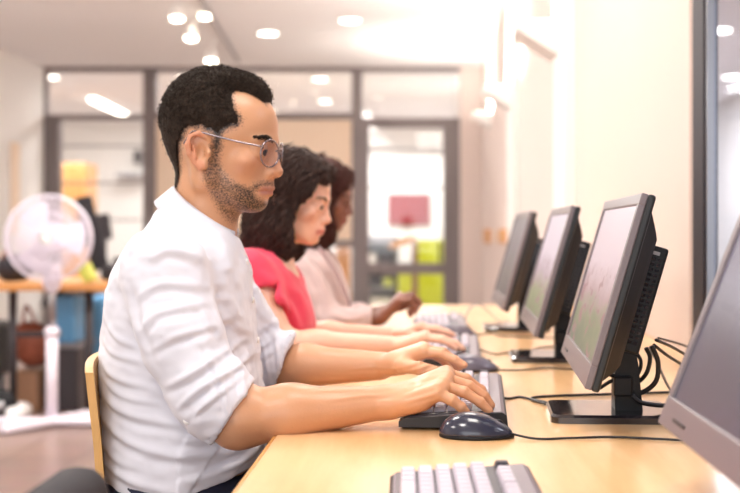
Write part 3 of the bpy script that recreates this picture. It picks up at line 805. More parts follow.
    # neck opening
    F.cone(H.pt(208, 0, 180), H.pt(206, 0, 222), 33*H.k, 33*H.k, .004, sub=True)
    # hem: rises from the back to the belly
    F.plane(P(150, 491, YM), P(0, 0, YM)*0+np.array([.30, 0, -1.]))
    V, Fc = F.mesh(); V = relax(V, Fc, 2, .5); N = normals(V, Fc)
    V = V+N*(.0028*vnoise(V*np.array([1., .7, 1.4])/.045)+.0016*vnoise(V*np.array([.8, .7, 2.])/.024+7))[:, None]
    lat = np.abs(V[:, 1]-YM)
    folds = [([(99, 393), (137, 411), (196, 420)], 0.0044, 0.0066), ([(97, 412), (128, 434), (171, 448), (250, 452)], 0.0053, 0.0073),
             ([(100, 457), (137, 475), (180, 486)], 0.0047, 0.0066), ([(102, 362), (122, 376), (160, 383)], 0.0036, 0.0059),
             ([(262, 452), (232, 466), (186, 476)], 0.0041, 0.0059), ([(100, 340), (120, 352), (150, 358)], 0.0030, 0.0053),
             ([(104, 318), (122, 334), (146, 344)], 0.0032, 0.0053), ([(100, 436), (120, 456), (150, 462)], 0.0034, 0.0059),
             ([(180, 432), (215, 436), (258, 430)], 0.0034, 0.0066), ([(102, 376), (125, 392), (165, 399)], 0.0027, 0.0046)]
    V = curve_ridges(V, N, folds, 1.66)
    sl = [([(143, 262), (166, 250), (200, 262)], 0.0038, 0.0066), ([(132, 300), (160, 284), (205, 290)], 0.0034, 0.0059), ([(140, 330), (160, 312), (207, 304)], 0.0047, 0.0059),
          ([(148, 352), (178, 336), (216, 326)], 0.0038, 0.0053), ([(165, 388), (195, 372), (226, 350)], 0.0051, 0.0053), ([(178, 408), (205, 386), (240, 366)], 0.0049, 0.0046),
          ([(186, 420), (208, 402), (238, 380)], 0.0030, 0.0040), ([(126, 284), (135, 318), (156, 366)], -0.0038, 0.0066), ([(206, 276), (214, 316), (232, 356)], 0.0034, 0.0059),
          ([(180, 222), (200, 246), (212, 280)], 0.0026, 0.0059)]
    V = curve_ridges(V, N, sl, 1.53)
    V = curve_ridges(V, N, [([(258, 318), (275, 345), (281, 378)], 0.0036, 0.0040), ([(248, 322), (262, 350), (270, 384)], 0.0036, 0.0040), ([(240, 290), (262, 318), (284, 338)], 0.0026, 0.0046)], 1.92)
    # placket down the front and the turned-back cuffs
    pl = np.exp(-((V[:, 1]-YM)/.017)**8)*sst(N[:, 0], .2, .6)*(V[:, 2] < 1.02); V = V+N*(.0018*pl)[:, None]
    for A, n, sgn in ((A1, n1, -1), (A2, n2, 1)):
        d = -(V-A)@n; m = (d > -.004) & (d < .044) & ((V[:, 1]-YM)*sgn > .06) & (V[:, 0] > -.36)
        V = V+N*(np.where(m, .0028*sst(d, .044, .039), 0))[:, None]
    V = V+N*(.0014*vnoise(V/.030)+.0007*vnoise(V/.013+5))[:, None]
    sh = mk('shirt', V, Fc, M['shirt'], root, True)
    # collar: a stand round the neck with a turned-down leaf
    prof = [(1.0, 17, 0), (2.0, 6, 0), (3.2, -1, 0), (5.2, -3.4, 0), (7.4, -1, 0), (9.6, 8, .3), (13, 21, 1), (11.2, 21.6, 1), (7.6, 8, .3), (5.4, 1, 0), (4.4, 1.5, 0), (3.6, 7, 0), (2.6, 17, 0)]
    n_ = 60; VV = []; FF = []; e1 = np.array([60., 45.])/75; nd = np.array([-45., 60.])/75; C0 = np.array([203., 211.])
    for i in range(n_+1):
        ph = math.radians(9)+i*math.radians(342)/n_; cu, sv = math.cos(ph), math.sin(ph); tipx = max(0, cu)**8
        for (o, dn, lf) in prof:
            a = 33.5+o; b = 33.0+o; d = dn+lf*tipx*7; oo = lf*tipx*4
            c = C0+e1*((a+oo)*cu)+nd*d
            VV.append(H.pt(c[0], b*sv, c[1]))
    m_ = len(prof)
    for i in range(n_):
        for j in range(m_): FF.append((i*m_+j, i*m_+(j+1) % m_, (i+1)*m_+(j+1) % m_, (i+1)*m_+j))
    FF.append(tuple(range(m_))); FF.append(tuple(n_*m_+j for j in range(m_))[::-1])
    mk('collar', VV, FF, M['shirt'], root, True)
    bt = P(187, 421, 1.535)
    MB().lathe([(.0052, -.001), (.0056, 0), (.0052, .0014), (.001, .0014)], bt, 12, rot('X', 90)).build('button', M['white'], root, True)
    for (a, b) in ((243, 262), (249, 300), (254, 340)):
        MB().lathe([(.0050, -.001), (.0054, 0), (.0050, .0014), (.001, .0014)], P(a+4, b, YM), 12, rot('Y', 90)).build('button', M['white'], root, True)
    legs(root, -.50+.0, YM, M['denim'], xw=(100, 262), s=620., top=.655)
    return H, root

def legs(root, xb, Y, m, xw, s, top):
    """trousers from the waist to the ankles, thighs on the seat, and shoes"""
    x0 = (xw[0]-VX)/s; x1 = (xw[1]-VX)/s; cx = (x0+x1)/2; a = (x1-x0)/2
    F = Field(rng_axis([(x0-.06, .007), x0+.75]), rng_axis([(Y-.28, .007), Y+.28]), rng_axis([(.03, .007), top+.03]))
    F.loft([.50, .56, .60, top], [cx+.02, cx+.01, cx, cx], [a+.0, a, a-.002, a-.006], [.185, .178, .168, .160], Y, .03)
    for sg in (1, -1):
        hip = (cx+.02, Y+.085*sg, .545); kn = (cx+.44, Y+.11*sg, .53); an = (cx+.40, Y+.115*sg, .10)
        F.cone(hip, kn, .082, .062, .04); F.cone(kn, an, .062, .045, .03)
    V, Fc = F.mesh(); N = normals(V, Fc); V = V+N*(.003*vnoise(V/.035))[:, None]
    mk('trousers', V, Fc, m, root, True)
    for sg in (1, -1):
        F = Field(rng_axis([(cx+.3, .005), cx+.66]), rng_axis([(Y+.115*sg-.07, .005), Y+.115*sg+.07]), rng_axis([(-.01, .005), .14]))
        F.cone((cx+.385, Y+.115*sg, .045), (cx+.56, Y+.115*sg, .036), .042, .036, .02); F.cone((cx+.39, Y+.115*sg, .05), (cx+.40, Y+.115*sg, .11), .043, .046, .02)
        F.plane((0, 0, .002), (0, 0, -1))
        V, Fc = F.mesh(); mk('shoe', V, Fc, M['shoe'], root, True)

def glasses(H):
    g = empty('eyeglasses', H.pt(262, 0, 150), 'thin metal round-lens glasses worn by the man in the white shirt', 'glasses')
    for sg in (1, -1):
        c = np.array([275., 21.5*sg, 155.]); rim = []; fill = []
        fx = H.M @ rot('Z', -20*sg) @ rot('Y', 5) @ np.eye(3)
        ex = fx @ np.array([0, 1, 0]); ez = fx @ np.array([0, 0, 1]); cc = H.pt(*c)
        for k in range(29):
            a = 2*math.pi*k/28; rim.append(cc+ex*math.cos(a)*16*H.k+ez*math.sin(a)*13.4*H.k)
        MB().tube(rim, .85*H.k, 6, False).build('rim', M['gold'], g, True)
        nx = np.cross(ex, ez); L = [cc+ex*math.cos(a)*15.4*H.k+ez*math.sin(a)*12.9*H.k for a in np.linspace(0, 2*math.pi, 28, endpoint=False)]
        V = [p+nx*.0006 for p in L]+[p-nx*.0006 for p in L]
        FF = [tuple(range(28)), tuple(range(28, 56))[::-1]]+[(k, (k+1) % 28, 28+(k+1) % 28, 28+k) for k in range(28)]
        mk('lens', V, FF, M['lens'], g)
        # temple arm from the rim's outer edge back over the ear
        o = cc-ex*(-sg)*0+H.M @ np.array([-.3, -sg, 0])*14.6*H.k
        e = [o+ez*4*H.k, H.pt(271, 40*sg, 149.5), H.pt(250, 45.5*sg, 145.0), H.pt(228, 48.5*sg, 139.5), H.pt(212, 51*sg, 135.5), H.pt(205, 50*sg, 136), H.pt(197, 49*sg, 147)]
        MB().tube(spline(e, 5), .95*H.k, 6).build('temple', M['gold'], g, True)
    MB().tube(spline([H.pt(277.5, 7.5, 152), H.pt(280.2, 3, 149.5), H.pt(280.2, -3, 149.5), H.pt(277.5, -7.5, 152)], 5), .8*H.k, 6).build('bridge', M['gold'], g, True)

# ---------------------------------------------------------------- the two women
def blob_hair(prims, lo, hi, h, H):
    F = Field(rng_axis([(lo[0], h), hi[0]]), rng_axis([(lo[1], h), hi[1]]), rng_axis([(lo[2], h), hi[2]]))
    for p in prims:
        if p[0] == 'E': H.ell(F, *p[1:3], **p[3])
        else: H.cone(F, *p[1:5], **p[5])
    return F

def woman(Y, sx, H, sec, arms, cloth, skin, name_lab, hair_m, third=False):
    s = FPX/Y
    root = empty('person', (P(sx, 0, Y)[0], Y, 0), name_lab, 'person')
    x0 = P(205 if not third else 262, 0, Y)[0]; x1 = .12
    F = Field(rng_axis([(x0, .004), (H.pt(160, 0, 0)[0], .0026), x1]), rng_axis([(Y-.27, .0034), Y+.27]), rng_axis([(.60, .005), (.745, .0026), (.85, .004), (1.0, .0026), H.pt(215, 0, 70)[2]+.02]))
    add_head(F, H, True)
    H.cone(F, (210, 0, 165), (202, 0, 232), 24, 26, 10)
    zz = [ZC-(a-VY)/s for a, *_ in sec]
    cx = [((b+c)/2-VX)/s for _, b, c, _ in sec]; ax = [(c-b)/2/s for _, b, c, _ in sec]; hw = [h for *_, h in sec]
    F.loft(zz, cx, [a-.006 for a in ax], [h-.006 for h in hw], Y, .02)
    for A in arms:
        sh, el, wr = A['s'], A['e'], A['w']
        F.cone(sh, el, .044, .036, .02); F.cone(el, el*.7+wr*.3, .036, .034, .02); F.cone(el*.7+wr*.3, wr, .034, .0205, .02, sy=1.15)
        hand(F, wr+(A['m'][1]-wr)*.12, A['m'], A['f'], A['t'], .018, .0115, (.0078, .0070, .0064, .0056), (.011, .0092, .0078))
    V, Fc = F.mesh(); V = relax(V, Fc, 1, .4); q = H.inv(V)
    tone = face_tone(q, skin[0], skin[1], skin[2])
    body_obj(V, Fc, root, tone)
    eyes(H, root); eyebrows(H, root, hair_m, 60, 1.5)
    # garment
    h = .0042
    F = Field(rng_axis([(x0-.01, h), .02]), rng_axis([(Y-.28, h), Y+.28]), rng_axis([(.59, h), zz[-1]+.02]))
    for A in arms:
        for (a, b, ra, rb) in A['sleeve']: F.cone(a, b, ra, rb, .02)
        if 'cut' in A: F.plane(A['cut'][0], A['cut'][1], A['cut'][2], A['cut'][3], .002)
        for (a, b, r) in A.get('hollow', []): F.cone(a, b, r, r, .002, sub=True)
    F.loft(zz, cx, ax, hw, Y, .02)
    F.cone(*cloth['neck'], .004, sub=True)
    if 'cutneck' in cloth: F.ell(*cloth['cutneck'], None, .004, True)
    V, Fc = F.mesh(); V = relax(V, Fc, 2, .5); N = normals(V, Fc)
    V = curve_ridges(V, N, cloth['folds'], cloth['fy'])
    V = V+N*(.0022*vnoise(V/.034)+.0008*vnoise(V/.014+5))[:, None]
    mk(cloth['name'], V, Fc, cloth['mat'], root, True)
    b0, b1 = sec[0][1], sec[0][2]
    legs(root, 0, Y, cloth['legs'], (b0, b1), s, .66)
    return root

def long_hair(H, root, prims, mtl, bounds, n, L, wave, wl, flow, push, rad, zmin=None):
    lo = H.pt(*bounds[0]); hi = H.pt(*bounds[1]); a = np.minimum(lo, hi)-.03; b = np.maximum(lo, hi)+.03
    F = blob_hair(prims, a, b, .003, H)
    V, Fc = F.mesh(); V = relax(V, Fc, 1, .5); N = normals(V, Fc); q = H.inv(V)
    V = V+N*(.0030*vnoise(V*np.array([1, 1, .5])/.010)+.0018*vnoise(V/.006+3))[:, None]
    bvh = BVHTree.FromPolygons([tuple(v) for v in V], [tuple(int(i) for i in f) for f in Fc])
    pk = RNG.choice(len(V), n)
    st = strands(bvh, V[pk], L, .007, rad, wave, wl, push, flow)
    VV, FF = join_meshes([(V, Fc), st]); mk('hair', VV, FF, mtl, root, True)

MANH, man_root = man()
glasses(MANH)

YW = 2.53
H2 = Head(P(331.5, 220.5, YW), .93, 5., 4.)
def p2(a, b, Y): return P(a, b, Y)
sec2 = [(425, 214, 318, .170), (380, 216, 312, .150), (340, 215, 314, .150), (310, 215, 313, .163), (290, 218, 306, .172), (272, 225, 299, .168), (260, 233, 293, .135), (252, 241, 288, .090), (246, 249, 286, .056)]
arms2 = [
 dict(s=p2(247, 278, 2.385), e=p2(281, 347, 2.345), w=p2(398, 346, 2.385),
      m=[p2(424, 338, 2.350), p2(426, 336, 2.366), p2(426, 336, 2.384), p2(424, 337, 2.402)],
      f=[[p2(440, 340, 2.345), p2(450, 344, 2.344), p2(456, 349, 2.343)], [p2(443, 339, 2.362), p2(455, 344, 2.360), p2(462, 349, 2.358)],
         [p2(443, 338, 2.384), p2(456, 343, 2.384), p2(464, 349, 2.384)], [p2(441, 339, 2.405), p2(452, 344, 2.408), p2(459, 350, 2.410)]],
      t=[p2(408, 347, 2.42), p2(420, 350, 2.44), p2(432, 352, 2.445)],
      sleeve=[(p2(247, 276, 2.385), p2(262, 303, 2.37), .060, .052)],
      cut=(p2(245, 293, 2.37), np.array([.35, 0, -1.]), np.array(p2(225, 320, 2.37))-np.array([0, .09, 0]), np.array(p2(277, 283, 2.37))+np.array([0, .03, 0])),
      hollow=[(p2(250, 283, 2.383), p2(268, 320, 2.36), .0455)]),
 dict(s=p2(262, 276, 2.66), e=p2(300, 336, 2.72), w=p2(398, 336, 2.66),
      m=[p2(420, 328, 2.618), p2(422, 327, 2.636), p2(422, 327, 2.654), p2(420, 328, 2.672)],
      f=[[p2(436, 329, 2.612), p2(447, 332, 2.610), p2(454, 335, 2.610)], [p2(437, 328, 2.634), p2(448, 332, 2.634), p2(454, 336, 2.634)],
         [p2(437, 329, 2.655), p2(447, 333, 2.656), p2(452, 337, 2.656)], [p2(433, 330, 2.676), p2(442, 334, 2.680), p2(447, 338, 2.682)]],
      t=[p2(407, 335, 2.62), p2(418, 337, 2.60), p2(430, 338, 2.598)],
      sleeve=[(p2(265, 276, 2.66), p2(281, 303, 2.68), .055, .048)], hollow=[(p2(268, 283, 2.665), p2(292, 320, 2.70), .044)])]
clo2 = dict(name='top', mat=M['pink'], legs=M['blackcloth'], fy=2.40,
            neck=(H2.pt(205, 0, 205), p2(276, 262, YW), .058, .062), cutneck=(p2(283, 262, YW), (.060, .085, .045)),
            folds=[([(262, 268), (285, 300), (296, 335)], .005, .010), ([(275, 290), (292, 312), (300, 338)], .005, .009), ([(285, 285), (300, 302), (306, 330)], .004, .008)])
w2 = woman(YW, 265, H2, sec2, arms2, clo2, ((236, 184, 156), (204, 118, 106), (236, 166, 142)), 'woman with dark wavy bob and coral pink top, sitting in the middle', M['whair'])
hp = [('E', (214, 0, 129), (61, 57, 64), dict(k=6)), ('E', (244, 0, 112), (38, 40, 34), dict(k=14)),
      ('E', (196, 0, 178), (46, 50, 52), dict(k=16)), ('E', (214, 38, 190), (32, 24, 48), dict(k=12)), ('E', (185, 0, 212), (34, 42, 26), dict(k=14)),
      ('E', (244, 34, 134), (22, 16, 28), dict(k=10)),
      ('E', (282, 0, 165), (36, 30, 62), dict(k=4, sub=True)), ('E', (252, 32, 180), (32, 28, 46), dict(k=4, sub=True)), ('E', (264, 26, 142), (21, 24, 30), dict(k=5, sub=True)), ('E', (240, 0, 202), (40, 38, 34), dict(k=4, sub=True))]
def flow2(p):
    c = H2.pt(235, 0, 90); d = p-c; return np.array([-.55+.25*min(1, max(0, (c[2]-p[2])/.1)), .9*np.sign(d[1])*min(1, abs(d[1])/.05)*max(0, 1-(c[2]-p[2])/.1), -1.])
long_hair(H2, w2, hp, M['whair'], ((130, -70, 40), (300, 70, 260)), 1700, .16, .0072, .050, flow2, .006, .0018)

YT = 3.28
H3 = Head(P(352.5, 213, YT), .93, 5., 0.)
sec3 = [(374, 272, 352, .170), (340, 274, 352, .150), (320, 273, 352, .152), (300, 273, 350, .162), (280, 276, 345, .170), (266, 281, 340, .165), (256, 288, 335, .130), (249, 297, 331, .085), (243, 304, 330, .052)]
arms3 = [
 dict(s=p2(297, 272, 3.13), e=p2(328, 326, 3.09), w=p2(381, 318, 3.12),
      m=[p2(398, 302, 3.085), p2(401, 299, 3.103), p2(401, 297, 3.12), p2(400, 296, 3.138)],
      f=[[p2(410, 300, 3.082), p2(416, 308, 3.082), p2(410, 316, 3.085)], [p2(412, 296, 3.10), p2(420, 303, 3.10), p2(415, 313, 3.102)],
         [p2(412, 294, 3.12), p2(420, 301, 3.12), p2(416, 311, 3.12)], [p2(410, 294, 3.14), p2(417, 300, 3.14), p2(413, 309, 3.14)]],
      t=[p2(391, 310, 3.13), p2(401, 308, 3.12), p2(409, 305, 3.115)],
      sleeve=[(p2(297, 272, 3.13), p2(328, 325, 3.09), .058, .050), (p2(328, 325, 3.09), p2(372, 319, 3.11), .050, .037)],
      cut=(p2(372, 318, 3.1), np.array([1., 0, 0]), np.array(p2(360, 350, 3.0)), np.array(p2(420, 290, 3.2))), hollow=[(p2(364, 320, 3.105), p2(385, 318, 3.12), .029)]),
 dict(s=p2(310, 272, 3.43), e=p2(340, 322, 3.45), w=p2(383, 312, 3.36),
      m=[p2(397, 305, 3.30), p2(399, 303, 3.318), p2(399, 302, 3.336), p2(397, 302, 3.354)],
      f=[[p2(407, 303, 3.29), p2(413, 308, 3.285), p2(409, 314, 3.29)], [p2(409, 301, 3.31), p2(415, 306, 3.31), p2(412, 312, 3.31)],
         [p2(408, 301, 3.335), p2(414, 306, 3.335), p2(411, 312, 3.335)], [p2(406, 302, 3.356), p2(411, 307, 3.358), p2(408, 312, 3.358)]],
      t=[p2(391, 309, 3.33), p2(399, 307, 3.31), p2(406, 305, 3.30)],
      sleeve=[(p2(310, 272, 3.43), p2(338, 322, 3.45), .056, .050), (p2(338, 322, 3.45), p2(360, 316, 3.41), .048, .042)])]
clo3 = dict(name='blazer', mat=M['taupe'], legs=M['blackcloth'], fy=3.12,
            neck=(H3.pt(205, 0, 205), p2(322, 256, YT), .052, .056),
            folds=[([(302, 250), (322, 270), (336, 300)], -.006, .008), ([(306, 262), (322, 285), (330, 312)], .004, .010), ([(290, 285), (305, 305), (325, 318)], .006, .012), ([(335, 312), (350, 318), (366, 314)], .004, .008)])
w3 = woman(YT, 310, H3, sec3, arms3, clo3, ((132, 82, 64), (130, 66, 60), (140, 80, 62)), 'woman with reddish brown curly hair and taupe blazer, farthest of the three', M['rhair'], True)
hp3 = [('E', (212, 0, 128), (62, 56, 64), dict(k=6)), ('E', (240, 0, 116), (40, 42, 36), dict(k=14)),
      ('E', (200, 0, 178), (48, 54, 56), dict(k=16)), ('E', (218, 38, 200), (34, 26, 50), dict(k=12)), ('E', (195, 0, 225), (38, 46, 34), dict(k=14)),
      ('E', (284, 0, 160), (36, 32, 58), dict(k=4, sub=True)), ('E', (266, 26, 172), (24, 24, 46), dict(k=4, sub=True)), ('E', (248, 0, 200), (34, 26, 26), dict(k=4, sub=True))]
def flow3(p):
    c = H3.pt(235, 0, 90); d = p-c; return np.array([-.4, .9*np.sign(d[1])*max(0, 1-(c[2]-p[2])/.1), -1.])
long_hair(H3, w3, hp3, M['rhair'], ((130, -75, 40), (300, 75, 275)), 900, .12, .0065, .026, flow3, .008, .0022)
# lapel of the blazer
lp = [p2(a, b, 3.14) for a, b in ((309, 247), (324, 268), (337, 296), (345, 318))]

VL, FL = [], []
o_ = np.array([0, -.010, 0]); up_ = np.array([.012, 0, .006])
MB().tube([q+np.array([.028, -.012, 0]) for q in spline(lp, 5)], .006, 6).build('lapel', M['lapel'], w3, True)

# ---------------------------------------------------------------- chairs
def chair(Y, label, dx=0.):
    cx = -.54+dx
    t = empty('wooden_chair', (cx, Y, 0), label, 'chair', 'chairs along the desk')
    # bent plywood back: top at .83, its ends curling forward round the sitter
    V = []; F = []; n = 16; rows = [(.58, .012), (.64, .008), (.72, .002), (.80, -.006), (.828, -.009), (.835, -.010)]
    for z, xo in rows:
        for k in range(n+1):
            a = -1+2*k/n; y = a*.178; x = cx-.012+xo+.030*a*a
            V.append((x, Y+y, z-(.0 if z < .8 else .012*abs(a)**4)))
    m = len(V); V += [(x-.012, y, z) for (x, y, z) in V]
    w_ = n+1
    for i in range(len(rows)-1):
        for k in range(n):
            a = i*w_+k; F.append((a, a+1, a+w_+1, a+w_)); F.append((m+a, m+a+w_, m+a+w_+1, m+a+1))
    for k in range(n): F.append((k, m+k, m+k+1, k+1)); a = (len(rows)-1)*w_+k; F.append((a, a+1, m+a+1, m+a))
    for i in range(len(rows)-1):
        a = i*w_; F.append((a, a+w_, m+a+w_, m+a)); a += n; F.append((a, m+a, m+a+w_, a+w_))
    mk('backrest', V, F, M['ply'], t)
    MB().box((cx+.22, Y, .445), (.40, .40, .014), .006).build('seat', M['ply'], t)
    for sg in (1, -1):
        MB().tube(spline([(cx+.0, Y+.13*sg, .60), (cx-.0, Y+.15*sg, .55), (cx+.03, Y+.17*sg, .43), (cx-.04, Y+.19*sg, .2), (cx-.07, Y+.19*sg, .0)], 6), .011).build('leg', M['metal'], t, True)
        MB().tube([(cx+.38, Y+.17*sg, .43), (cx+.42, Y+.19*sg, 0)], .011).build('leg', M['metal'], t, True)
    MB().tube([(cx+.03, Y-.17, .43), (cx+.38, Y-.17, .43), (cx+.38, Y+.17, .43), (cx+.03, Y+.17, .43), (cx+.03, Y-.17, .43)], .010).build('seat_frame', M['metal'], t)
chair(YM, 'light birch plywood chair under the man in the white shirt', .052)
chair(YW, 'light plywood chair under the woman in the coral top', .03)
chair(YT, 'light plywood chair under the woman in the taupe blazer', .03)
# dark padded chair of the empty place nearest the camera
t = empty('padded_chair', (-.30, .84, 0), 'dark padded chair back at the empty near workstation, lower left corner', 'chair')
V = []
mb = MB(); mb.box((-.330, .84, .705), (.06, .47, .20), .029, seg=4); mb.build('backrest', M['blackcloth'], t, True)
MB().box((-.13, .84, .46), (.42, .44, .06), .028, seg=4).build('seat', M['blackcloth'], t, True)
MB().tube([(-.13, .84, .43), (-.13, .84, .08)], .025).build('column', M['dmetal'], t, True)
MB().box((-.37, .84, .55), (.012, .06, .26), .003).box((-.27, .84, .425), (.22, .06, .012), .003).build('back_support', M['dmetal'], t)
for k in range(5):
    a = k*2*math.pi/5+.3; MB().tube([(-.13, .84, .09), (-.13+.26*math.cos(a), .84+.26*math.sin(a), .045)], .018).tube([(-.13+.26*math.cos(a), .84+.26*math.sin(a)-.012, .027), (-.13+.26*math.cos(a), .84+.26*math.sin(a)+.012, .027)], .026, 12).build('leg', M['plastic'], t, True)

# ---------------------------------------------------------------- monitors
def monitor(loc, label, scr, rz=0., tilt=16.2):
    t = empty('computer_monitor', (0, 0, 0), label, 'monitor', None)
    R = rot('Y', tilt); o = np.array([-.052, 0, .0695])
    def B(lo, hi, bev=.003, mbx=None):
        mbx = mbx or MB(); lo = np.array(lo); hi = np.array(hi); c = (lo+hi)/2; return mbx.box(R@c+o, np.abs(hi-lo), bev, R)
    W, Hh = .23, .28
    f = MB()
    B((0, -W, 0), (.010, W, .034), .002, f); B((0, -W, Hh-.017), (.010, W, Hh), .002, f)
    B((0, -W, .033), (.010, -W+.017, Hh-.016), .002, f); B((0, W-.017, .033), (.010, W, Hh-.016), .002, f)
    f.build('bezel', M['bezel'], t)
    B((.009, -W-.001, -.001), (.021, W+.001, Hh+.001), .004).build('housing', M['edge'], t)
    B((.0035, -W+.0165, .0335), (.0088, W-.0165, Hh-.0165), 0).build('screen', scr, t)
    q = MB(); V0 = []
    for (x, yy, z0, z1) in ((.0205, .215, .012, .262), (.040, .185, .03, .235), (.046, .175, .04, .225)):
        V0 += [R@np.array(p)+o for p in ((x, -yy, z0), (x, yy, z0), (x, yy, z1), (x, -yy, z1))]
    FF = [(0, 1, 2, 3)[::-1], (8, 9, 10, 11)]
    for i in (0, 4):
        for k in range(4): FF.append((i+k, i+(k+1) % 4, i+4+(k+1) % 4, i+4+k))
    q.add(V0, FF); q.build('rear_shell', M['plastic'], t)
    # small computer clipped on the back, with its rows of vent slots
    box = B((.036, -.145, .058), (.072, .125, .218), .004).build('computer_box', M['plastic'], t)
    v = MB()
    for i in range(17):
        for j in range(3):
            B((.0425+j*.0085, -.1462, .072+i*.0078), (.0485+j*.0085, -.1446, .0762+i*.0078), 0, v)
    v.build('vent_slots', M['gloss'], box)
    v = MB()
    for i in range(12):
        B((.0718, -.12, .075+i*.0105), (.0732, .1, .080+i*.0105), 0, v)
    v.build('vent_slots', M['gloss'], box)
    B((.045, -.1475, .205), (.060, -.1445, .210), 0).build('light_strip', M['grey'], box)
    MB().prism([(.010, .010), (.052, .010), (.046, .075), (.032, .165), (.008, .160), (.010, .08)], -.060, -.010, 'y').build('stand_neck', M['plastic'], t)
    MB().box((.021, -.066, .05), (.028, .012, .03), .003).build('cable_clip', M['plastic'], t)
    pl = []
    for (cx, cy, a0) in ((.078, .026, 0), (-.072, .026, 90), (-.072, -.092, 180), (.078, -.092, 270)):
        for k in range(5):
            a = math.radians(a0+k*22.5); r = .018; pl.append((cx+r*math.cos(a), cy+r*math.sin(a)))
    n = len(pl); VV = [(x, y, 0) for x, y in pl]+[(x, y, .009) for x, y in pl]+[(x*.96, y*.96, .0125) for x, y in pl]
    FF = [tuple(range(n))[::-1], tuple(range(2*n, 3*n))]+[(i*n+k, i*n+(k+1) % n, (i+1)*n+(k+1) % n, (i+1)*n+k) for i in (0, 1) for k in range(n)]
    mk('stand_base', VV, FF, M['gloss'], t)
    for i, z in enumerate((.008,)):
        B((-.0012, .12, .012), (.0006, .17, .0155), 0).build('button_row', M['edge'], t)
    t.location = loc; t.rotation_euler.z = math.radians(rz)
    return t
S2 = screen_mat('screen_bands', (186, 166, 172), (150, 124, 128), ((74, 88, 62), (110, 116, 84)), (128, 84, 92), 1.15, .3)
S3 = screen_mat('screen_bands_second', (184, 170, 180), (146, 128, 140), ((84, 104, 60), (120, 126, 90)), (120, 84, 96), 1.15, 1.7)
S4 = screen_mat('screen_bands_dark', (104, 106, 122), (84, 84, 98), ((66, 64, 78), (76, 74, 86)), (80, 90, 84), .5, 3.1)
S1 = screen_mat('screen_bands_near', (120, 112, 132), (98, 90, 106), ((84, 76, 90), (90, 82, 96)), (88, 80, 98), .8, 4.1)
monitor((.316, 1.02, DZ), 'flat black monitor nearest the camera, cut off by the right frame edge', S1, 0, 21.5)
monitor((.284, 1.74, DZ), 'black monitor with vented box on its back, in front of the man in white', S2, -3)
monitor((.282, 2.49, DZ), 'black monitor facing the woman in the coral top, between two others', S3, -1.5)
monitor((.262, 3.22, DZ), 'dark monitor farthest down the desk, facing the woman in the blazer', S4, 0)

# ---------------------------------------------------------------- keyboards: rows run along the desk, the number pad on the camera's side
def keyboard(loc, label, rz=0.):
    t = empty('keyboard', (0, 0, 0), label, 'keyboard')
    L = .44
    # wedge body, a little higher at the back
    pr = [(-.078, .004), (-.078, .012), (-.070, .017), (.070, .026), (.077, .022), (.079, .004)]
    MB().prism(pr, -L/2, L/2, 'y').build('body', M['kbase'], t)
    MB().prism([(-.074, .0155), (-.068, .0175), (.069, .0268), (.074, .0245), (.070, .020), (-.070, .010)], -L/2+.004, L/2-.004, 'y').build('deck', M['kdeck'], t)
    MB().prism([(-.0675, .0172), (-.0675, .0188), (.0535, .0270), (.0535, .0255)], -L/2+.010, L/2-.010, 'y').build('key_well', M['keymark'], t)
    def key(x, y, wy, dark=False, wx=.0165):
        z = .0175+(x+.068)*.0093/.137
        V = []; a, b = wx/2, wy/2-.0016
        for (s_, h) in ((1, 0), (.98, .004), (.76, .0085)):
            for (i, j) in ((-1, -1), (1, -1), (1, 1), (-1, 1)): V.append((x+i*(a-(1-s_)*.009), y+j*(b-(1-s_)*.009), z+h))
        F = [(3, 2, 1, 0), (8, 9, 10, 11)]+[(q*4+k, q*4+(k+1) % 4, q*4+4+(k+1) % 4, q*4+4+k) for q in (0, 1) for k in range(4)]
        mk('key', V, F, M['keymark' if dark else 'key'], t)
    u = .0187; y0 = L/2-.012
    rows = [(-.058, [1.3, 1.2, 1.2, 6.2, 1.2, 1.2, 1.3, 1.4]), (-.039, [2.3]+[1]*10+[2.7]), (-.020, [1.8]+[1]*11+[2.2]), (-.001, [1.5]+[1]*12+[1.5]), (.018, [1]*13+[2]), (.045, [1, -.6]+[1]*4+[-.4]+[1]*4+[-.4]+[1]*4)]
    cnt = 0
    for x, ws in rows:
        y = y0
        for i, k in enumerate(ws):
            if k < 0: y -= -k*u; continue
            key(x, y-k*u/2, k*u, dark=(i == 0 and x > .04)); y -= k*u; cnt += 1
    yn = y0-15.3*u
    for x in (.018, -.001): 
        for j in range(3): key(x, yn-(j+.5)*u, u); cnt += 1
    for j in range(3): key(-.058, yn-(j+.5)*u, u)
    key(-.039, yn-1.5*u, u)
    yp = yn-3.3*u
    for x in (.018, -.001, -.020, -.039, -.058):
        for j in range(3): key(x, yp-(j+.5)*u*.95, u*.95)
    t.location = loc; t.rotation_euler.z = math.radians(rz)
    return t
kb = keyboard((.044, 1.012, DZ), 'light grey keyboard with pale keys at the bottom edge of the photo, nobody using it', 1)
for (lc, rz, lab) in (((.053, 1.80, DZ), -3, 'black and grey keyboard under the hands of the man in white'),
                      ((.05, 2.53, DZ), -2, 'grey keyboard under the hands of the woman in the coral top'),
                      ((.045, 3.23, DZ), 0, 'grey keyboard in front of the woman in the taupe blazer')):
    c = copy_tree(kb); c.location = lc; c.rotation_euler.z = math.radians(rz); c['label'] = lab

